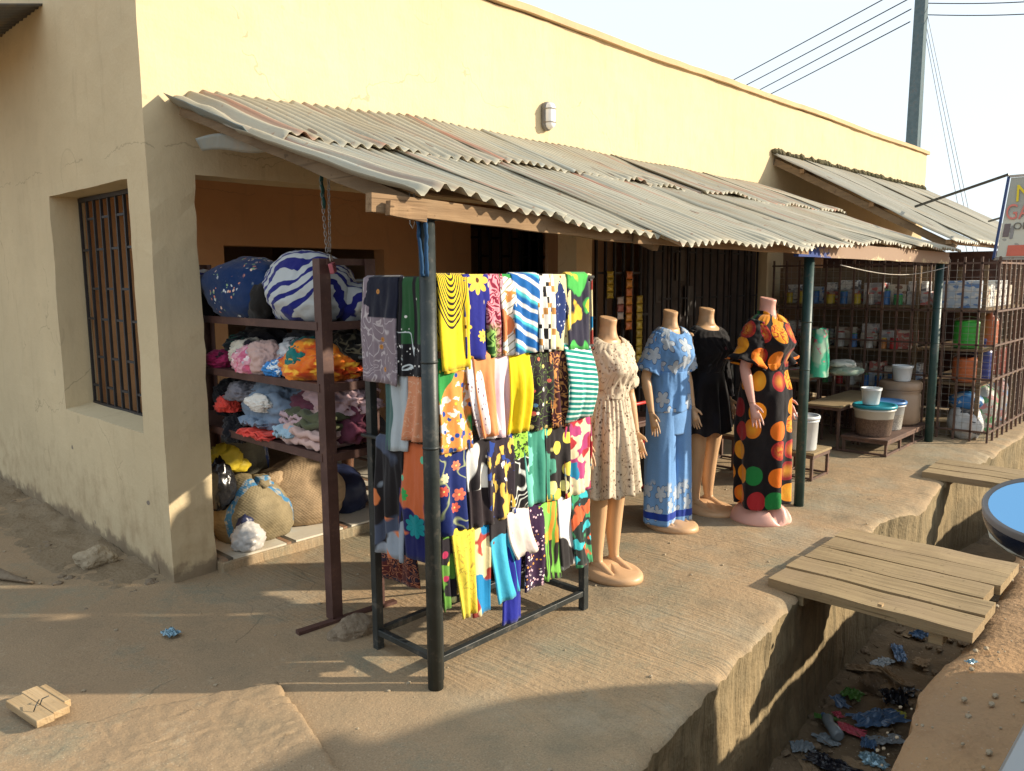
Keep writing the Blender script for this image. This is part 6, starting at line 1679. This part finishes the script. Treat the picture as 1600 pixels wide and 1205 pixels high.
tag(mb.build('drain_debris', dirt_mat('debris', (.16, .12, .08), (.24, .18, .12), (.08, .07, .05))), 'twigs, stones and crumbs lying in the drain', 'debris', kind='stuff')
litter(at(1378, 728 + 540, 2, 0) if False else at(1518, 1036, 2, .0), (.02, .012, .010), L_f, 'tiny cyan scrap on the roadside earth', 5)
mbx = MB(); mbx.box(at(1376, 945, 2, .075), (.03, .02, .014)); tag(mbx.build('wood_chip', M_block), 'tiny wood chip on the nearest bridge plank', 'chip')
# ------------------------------------------------------------------ sign board by the cage
sg = thing('sign_board', (7.0, -2.8, 1.78), 'weathered printed shop sign with yellow and red lettering on a blue frame', 'sign')
def sp(y, z): return Vector((6.985 - .0 * z, -2.235 - .10 * (z - 1.78) - y, z))      # board leans a little
def sboard(y0, y1, z0, z1, dx=0): return [sp(y0, z0) - Vector((dx, 0, 0)), sp(y1, z0) - Vector((dx, 0, 0)), sp(y1, z1) - Vector((dx, 0, 0)), sp(y0, z1) - Vector((dx, 0, 0))]
g = Mat('faded_banner', .6, .2); p = g.co('Object'); x, y, z = g.xyz(p); n = g.noise(p, 9, 4)
cc = g.mix(((z - .40) + (n - .5) * .16).step(-.05, .05), (.55, .56, .49), (.34, .36, .33)); cc = g.mix(g.voro(g.warp(p, 8, .1), 11, 1).lt(.22) * z.lt(.42) * .6, cc, (.20, .20, .20))
mb = MB(); mb.add(sboard(.02, 1.15, 1.79, 2.52), [(0, 1, 2, 3)]); mb.build('banner', g.out(cc), sg, solid=.006)
MB().bar(sp(0, 1.77), sp(0, 2.535), .022).build('frame_side', plain('blue_frame', (.02, .05, .16), .5), sg)
MB().bar(sp(0, 2.535), sp(1.17, 2.535), .022).build('frame_top', M_steel, sg); MB().bar(sp(0, 1.775), sp(1.17, 1.775), .022).build('frame_bottom', M_steel, sg); MB().bar(sp(1.17, 1.77), sp(1.17, 2.535), .022).build('frame_side', M_steel, sg)
mb = MB(); mb.add(sboard(.10, 1.14, 1.80, 1.90, .008), [(0, 1, 2, 3)]); mb.build('red_strip', plain('faded_red', (.62, .16, .11), .6), sg, solid=.002)
M_yl, M_rl = plain('yellow_letter', (.72, .58, .03), .6), plain('red_letter', (.62, .20, .17), .6)
text(sg, 'NEW', sp(.085, 2.30) - Vector((.012, 0, 0)), .22, M_yl, (PI / 2, 0, -PI / 2), sx=.9)
text(sg, 'GADGETS', sp(.035, 2.14) - Vector((.012, 0, 0)), .20, M_rl, (PI / 2, 0, -PI / 2), sx=.72)
text(sg, 'OPEN', sp(.115, 2.045) - Vector((.012, 0, 0)), .09, plain('dark_letter', (.14, .13, .11), .6), (PI / 2, 0, -PI / 2))
for (y0, y1, z0, z1, m_) in ((.04, .09, 1.98, 2.10, plain('phone_dark', (.16, .13, .14), .5)), (.10, .125, 1.96, 2.08, plain('phone_grey', (.26, .26, .27), .5))):
    mb = MB(); mb.add(sboard(y0, y1, z0, z1, .008), [(0, 1, 2, 3)]); mb.build('printed_phone', m_, sg, solid=.002)
a = at(1430, 323, 0, 7.3); MB().bar(a, sp(0, 2.545) + Vector((0, 0, .01)), .022).build('stay_arm', M_black, sg)
MB().bar(at(1545, 346, 0, 7.4), sp(0, 2.16), .016).build('stay_arm', M_black, sg)
# ------------------------------------------------------------------ utility pole and wires
pb_ = at(1427, 220, 1, 1.6); px_, py_ = pb_.x, pb_.y
pole = thing('utility_pole', (px_, py_, 0), 'tall grey concrete power pole rising behind the parapet', 'utility pole')
MB().tube([(px_, py_, 0), (px_, py_, 4.5), (px_, py_, 9.5)], [.20, .165, .13], 4, sx=1.0, smooth=False, up=(1, 1, 0)).build('pole_shaft', metal_mat('pole_concrete', (.085, .13, .15), .9, (.12, .12, .12)), pole)
MB().bar((px_ + .14, py_ - .06, 0), (px_ + .11, py_ - .05, 9.5), .07).build('cable_duct', plain('pale_duct', (.5, .48, .42), .8), pole)
for z in (8.9, 8.4): MB().bb((px_ - .7, py_ - .06, z), (px_ + .7, py_ + .06, z + .1)).build('cross_arm', M_timber_x, pole)
def wire_thing(a, b, label, sag=.3, r=.012, group=None):
    a, b = Vector(a), Vector(b); mb = MB()
    mb.tube([a.lerp(b, i / 20) - Vector((0, 0, sag * math.sin(PI * i / 20))) for i in range(21)], r, 5); tag(mb.build('overhead_wire', M_black), label, 'wire', group)
def far(px, py, d):
    r = FW + RT * ((px - 800) / 1234.65) - UP * ((py - 602.5) / 1234.65); return CAM + r * d
D0 = (Vector((px_, py_, 6)) - CAM).dot(FW)
for i, (x0, y0, x1, y1) in enumerate(((1430, -28, 1140, 118), (1428, -6, 1160, 126), (1424, 14, 1180, 134), (1422, 34, 1196, 141))):
    k = 2.4; wire_thing(far(x0, y0, D0), far(x0 + (x1 - x0) * k, y0 + (y1 - y0) * k, D0 * 2.2), ['uppermost', 'second', 'third', 'lowest'][i] + ' of the four wires running left from the pole', .25, .013)
wire_thing(far(1436, 5, D0), far(1700, -4, D0 * .9), 'upper wire running right from the pole', .05, .011)
wire_thing(far(1436, 23, D0), far(1700, 16, D0 * .9), 'lower wire running right from the pole', .05, .011)
for i, (x0, x1) in enumerate(((1438, 1497), (1441, 1506), (1446, 1512))): wire_thing(far(x0, 10, D0), far(x0 + (x1 - x0) * 1.6, 10 + 310 * 1.6, D0 * 1.02), ['left', 'middle', 'right'][i] + ' thin stay wire slanting down beside the pole', .02, .006)
# ------------------------------------------------------------------ person sitting behind the shelves (mostly hidden; legs show)
pr = thing('person', (1.83, 1.0, .07), 'person in dark clothes sitting behind the shelves, bare shins and sandals showing', 'person', rz=R(-20))
def skinned(name, verts, edges, radii, mat, root=0, sub=2):
    me = bpy.data.meshes.new(name); me.from_pydata(verts, edges, []); o = bpy.data.objects.new(name, me); link(o, pr); me.materials.append(mat)
    sm = o.modifiers.new('skin', 'SKIN'); sm.use_smooth_shade = True
    for i, d in enumerate(me.skin_vertices[0].data): d.radius = (radii[i], radii[i]); d.use_root = (i == root)
    ss = o.modifiers.new('sub', 'SUBSURF'); ss.levels = sub; ss.render_levels = sub; return o
M_dskin = skin_mat('dark_skin', (.16, .075, .042)); M_dark = plain('dark_cotton', (.02, .02, .026), .9)
V = [(0, 0, .45), (0, .02, .62), (0, .01, .80), (0, -.01, .93), (0, -.02, 1.0), (0, -.03, 1.06), (0, -.05, 1.16)]
E_ = [(i, i + 1) for i in range(6)]; Rr = [.15, .13, .14, .10, .055, .07, .09]
for s in (-1, 1):
    b = len(V); V += [(s * .09, -.08, .44), (s * .11, -.36, .45), (s * .10, -.38, .25), (s * .10, -.37, .07), (s * .11, -.42, .03), (s * .12, -.50, .025)]; Rr += [.10, .065, .052, .035, .034, .025]
    E_ += [(0, b), (b, b + 1), (b + 1, b + 2), (b + 2, b + 3), (b + 3, b + 4), (b + 4, b + 5)]
    b = len(V); V += [(s * .17, -.01, .90), (s * .22, -.06, .68), (s * .15, -.26, .55)]; Rr += [.055, .042, .032]; E_ += [(3, b), (b, b + 1), (b + 1, b + 2)]
    hb = len(V); V += [(s * .14, -.31, .535)]; Rr += [.026]; E_ += [(b + 2, hb)]
    for k in range(5):
        f0 = len(V); dx = (k - 2) * .017
        V += [(s * .13 + dx, -.345, .53), (s * .13 + dx * 1.2, -.375 - .006 * (2 - abs(k - 2)), .517)]; Rr += [.009, .007]; E_ += [(hb, f0), (f0, f0 + 1)]
skinned('body', V, E_, Rr, M_dskin)
mb = MB(); mb.lathe((0, .01, .42), [(.17, 0), (.175, .12), (.16, .28), (.185, .44), (.16, .50), (.075, .56)], 28); 
for s in (-1, 1): mb.tube([(s * .15, -.0, .93), (s * .235, -.03, .76)], [.075, .068], 14)
mb.build('shirt', M_dark, pr, local=True)
mb = MB()
for s in (-1, 1): mb.tube([(s * .06, .02, .46), (s * .10, -.20, .465), (s * .112, -.37, .455), (s * .108, -.395, .40)], [.135, .11, .092, .082], 16)
mb.build('trousers', M_dark, pr, local=True)
mb = MB(); mb.ico((0, -.03, 1.19), (.088, .10, .075), 3); mb.build('hair', M_blk, pr, local=True)
for s in (-1, 1): MB().box((s * .115, -.45, .008), (.085, .23, .016)).build('sandal', M_blk, pr, local=True, bevel=.006)
for s in (-1, 1): MB().ico((s * .032, -.138, 1.165), (.010, .006, .007), 2).build('eye', M_whtp, pr, local=True)
st_ = frame_table('stool', (1.63, .92, .07), (2.03, 1.28, .40), 'wooden stool under the seated person', 'stool', top=M_plank, runner=False)
# ------------------------------------------------------------------ parked minivan beside the drain (the photo shows its mirror and door sill)
car = thing('parked_car', (.2, -4.95, 0), 'blue-grey parked car beside the drain, wing mirror reaching into view', 'car')
g = Mat('blue_grey_paint', .3, .5, .1); n = g.noise(g.geo(), 3, 3); M_car = g.out(g.mix(n.step(.4, .7) * .4, (.19, .235, .27), (.26, .29, .31)))
M_glass = plain('tinted_glass', (.02, .03, .035), .06, .6); M_tyre = plain('tyre', (.02, .02, .02), .9)
PROF = [(2.62, .28, .30), (2.60, .28, .68), (2.54, .28, .92), (2.44, .28, 1.12), (2.28, .28, 1.20), (1.95, .28, 1.27), (1.5, .28, 1.28), (.9, .28, 1.28), (-.5, .28, 1.285), (-2.6, .28, 1.29), (-2.8, .28, 1.20), (-2.86, .30, .6)]
SY, WID = -4.04, 1.82
def cbody(u, v):
    i = u * (len(PROF) - 1); k = min(len(PROF) - 2, int(i)); f = i - k; x, zb, zt = [lerp(p, q, f) for p, q in zip(PROF[k], PROF[k + 1])]
    a = v * 2 * PI; n_ = 5.0; c, s = math.cos(a), math.sin(a); r = (abs(c) ** n_ + abs(s) ** n_) ** (-1 / n_)
    hw = WID / 2 * (1 - .18 * smooth(2.0, 2.64, x) ** 2 - .12 * smooth(-2.4, -2.87, x))
    return (x, SY - WID / 2 + hw * r * c, (zb + zt) / 2 + (zt - zb) / 2 * r * s)
mb = MB(); mb.grid(cbody, 110, 72, wrap=False)
e0 = [cbody(0, j / 72) for j in range(72)]; e1 = [cbody(1, j / 72) for j in range(72)]
mb.add(e0, [list(range(72))], False); mb.add(e1, [list(range(72))[::-1]], False)
mb.build('car_body', M_car, car)
ROOF = [(1.95, 1.25), (1.55, 1.44), (1.15, 1.60), (.8, 1.68), (-.4, 1.72), (-1.6, 1.72), (-2.3, 1.66), (-2.55, 1.50), (-2.70, 1.26)]
mb = MB()
def cab(u, v):
    i = u * (len(ROOF) - 1); k = min(len(ROOF) - 2, int(i)); f = i - k; x, zt = [lerp(p, q, f) for p, q in zip(ROOF[k], ROOF[k + 1])]
    pts = [(-.03, 1.25), (-.20, max(1.26, zt - .06)), (-.30, zt), (-1.52, zt), (-1.62, max(1.26, zt - .06)), (-1.79, 1.25)]
    t = v * 5; k2 = min(4, int(t)); f2 = t - k2
    return (x, SY + lerp(pts[k2][0], pts[k2 + 1][0], f2), min(lerp(pts[k2][1], pts[k2 + 1][1], f2), max(1.25, zt)))
mb.grid(cab, 48, 20); mb.build('cabin', M_glass, car)
mb = MB(); mb.grid(lambda u, v: (lerp(.45, -2.35, u), SY + lerp(-.26, -1.56, v), 1.725 + .02 * math.sin(PI * v) - .03 * smooth(.85, 1, u)), 20, 10); mb.build('roof_panel', M_car, car, solid=.02)
MB().bb((-2.5, SY - .085, 1.22), (1.3, SY - .0, 1.322)).build('door_sill', M_car, car, bevel=.02)
MB().bb((-2.4, SY - .065, 1.318), (1.2, SY - .035, 1.332)).build('window_seal', plain('grey_seal', (.30, .32, .32), .35), car)
for x in (1.65, -1.95):
    for y in (SY - .02, SY - WID + .22):
        wh = bpy.data.objects.new('wheel', None); link(wh, car); wh.location = Vector((x, y, .31)) - car.location
        mb = MB(); mb.tube([(x, y, .31), (x, y - .20, .31)], .31, 28); mb.build('tyre', M_tyre, wh)
        mb = MB(); mb.tube([(x, y + .004, .31), (x, y - .02, .31)], .19, 20); mb.build('rim', M_steel, wh)
for y in (SY - .30, SY - WID + .30): MB().ico((2.36, y, .78), (.08, .17, .09), 3).build('headlight', M_whtp, car)
# wing mirror: shell, rim, glass, repeater
mc = Vector((.0, -3.908, 1.180))
mir = bpy.data.objects.new('wing_mirror', None); link(mir, car); mir.location = mc - car.location; mir.rotation_euler = (0, R(62), R(4))
mb = MB(); mb.ico((0, 0, 0), (.105, .130, .088), 4, lambda p: Vector((max(p.x, -.10), math.copysign(abs(p.y) ** .92, p.y), p.z)) if True else p)
M_navy = plain('navy_shell', (.010, .016, .035), .18, .6)
mb.build('mirror_shell', M_navy, mir, local=True)
def mring(r, x): return [(x, .126 * r * math.copysign(abs(math.cos(q)) ** .92, math.cos(q)), .086 * r * math.sin(q)) for q in [2 * PI * k / 48 for k in range(48)]]
mb = MB(); vs = mring(1.03, -.002) + mring(1.035, -.016) + mring(1.0, -.022) + mring(.94, -.016)
mb.add(vs, [(i * 48 + j, i * 48 + (j + 1) % 48, (i + 1) * 48 + (j + 1) % 48, (i + 1) * 48 + j) for i in range(3) for j in range(48)], True); mb.build('mirror_rim', plain('grey_trim', (.20, .18, .17), .4), mir, local=True)
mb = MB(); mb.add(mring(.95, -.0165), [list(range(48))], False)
g = Mat('mirror_glass', .05, .5, 1.0); mb.build('mirror_glass', g.out((.22, .46, .72)), mir, local=True)  # blue sky reflection put into the glass colour
mb = MB(); mb.tube([(.030, .105, .020), (.034, .118, .0), (.040, .106, -.036), (.044, .075, -.060), (.046, .04, -.074)], [.003, .008, .008, .006, .002], 8); mb.build('repeater_lens', plain('repeater', (.42, .42, .36), .15, .7), mir, local=True)
MB().bar((-.02, SY - .03, 1.20), (-.0, mc.y - .08, 1.20), .09, .05).build('mirror_arm', M_navy, car)
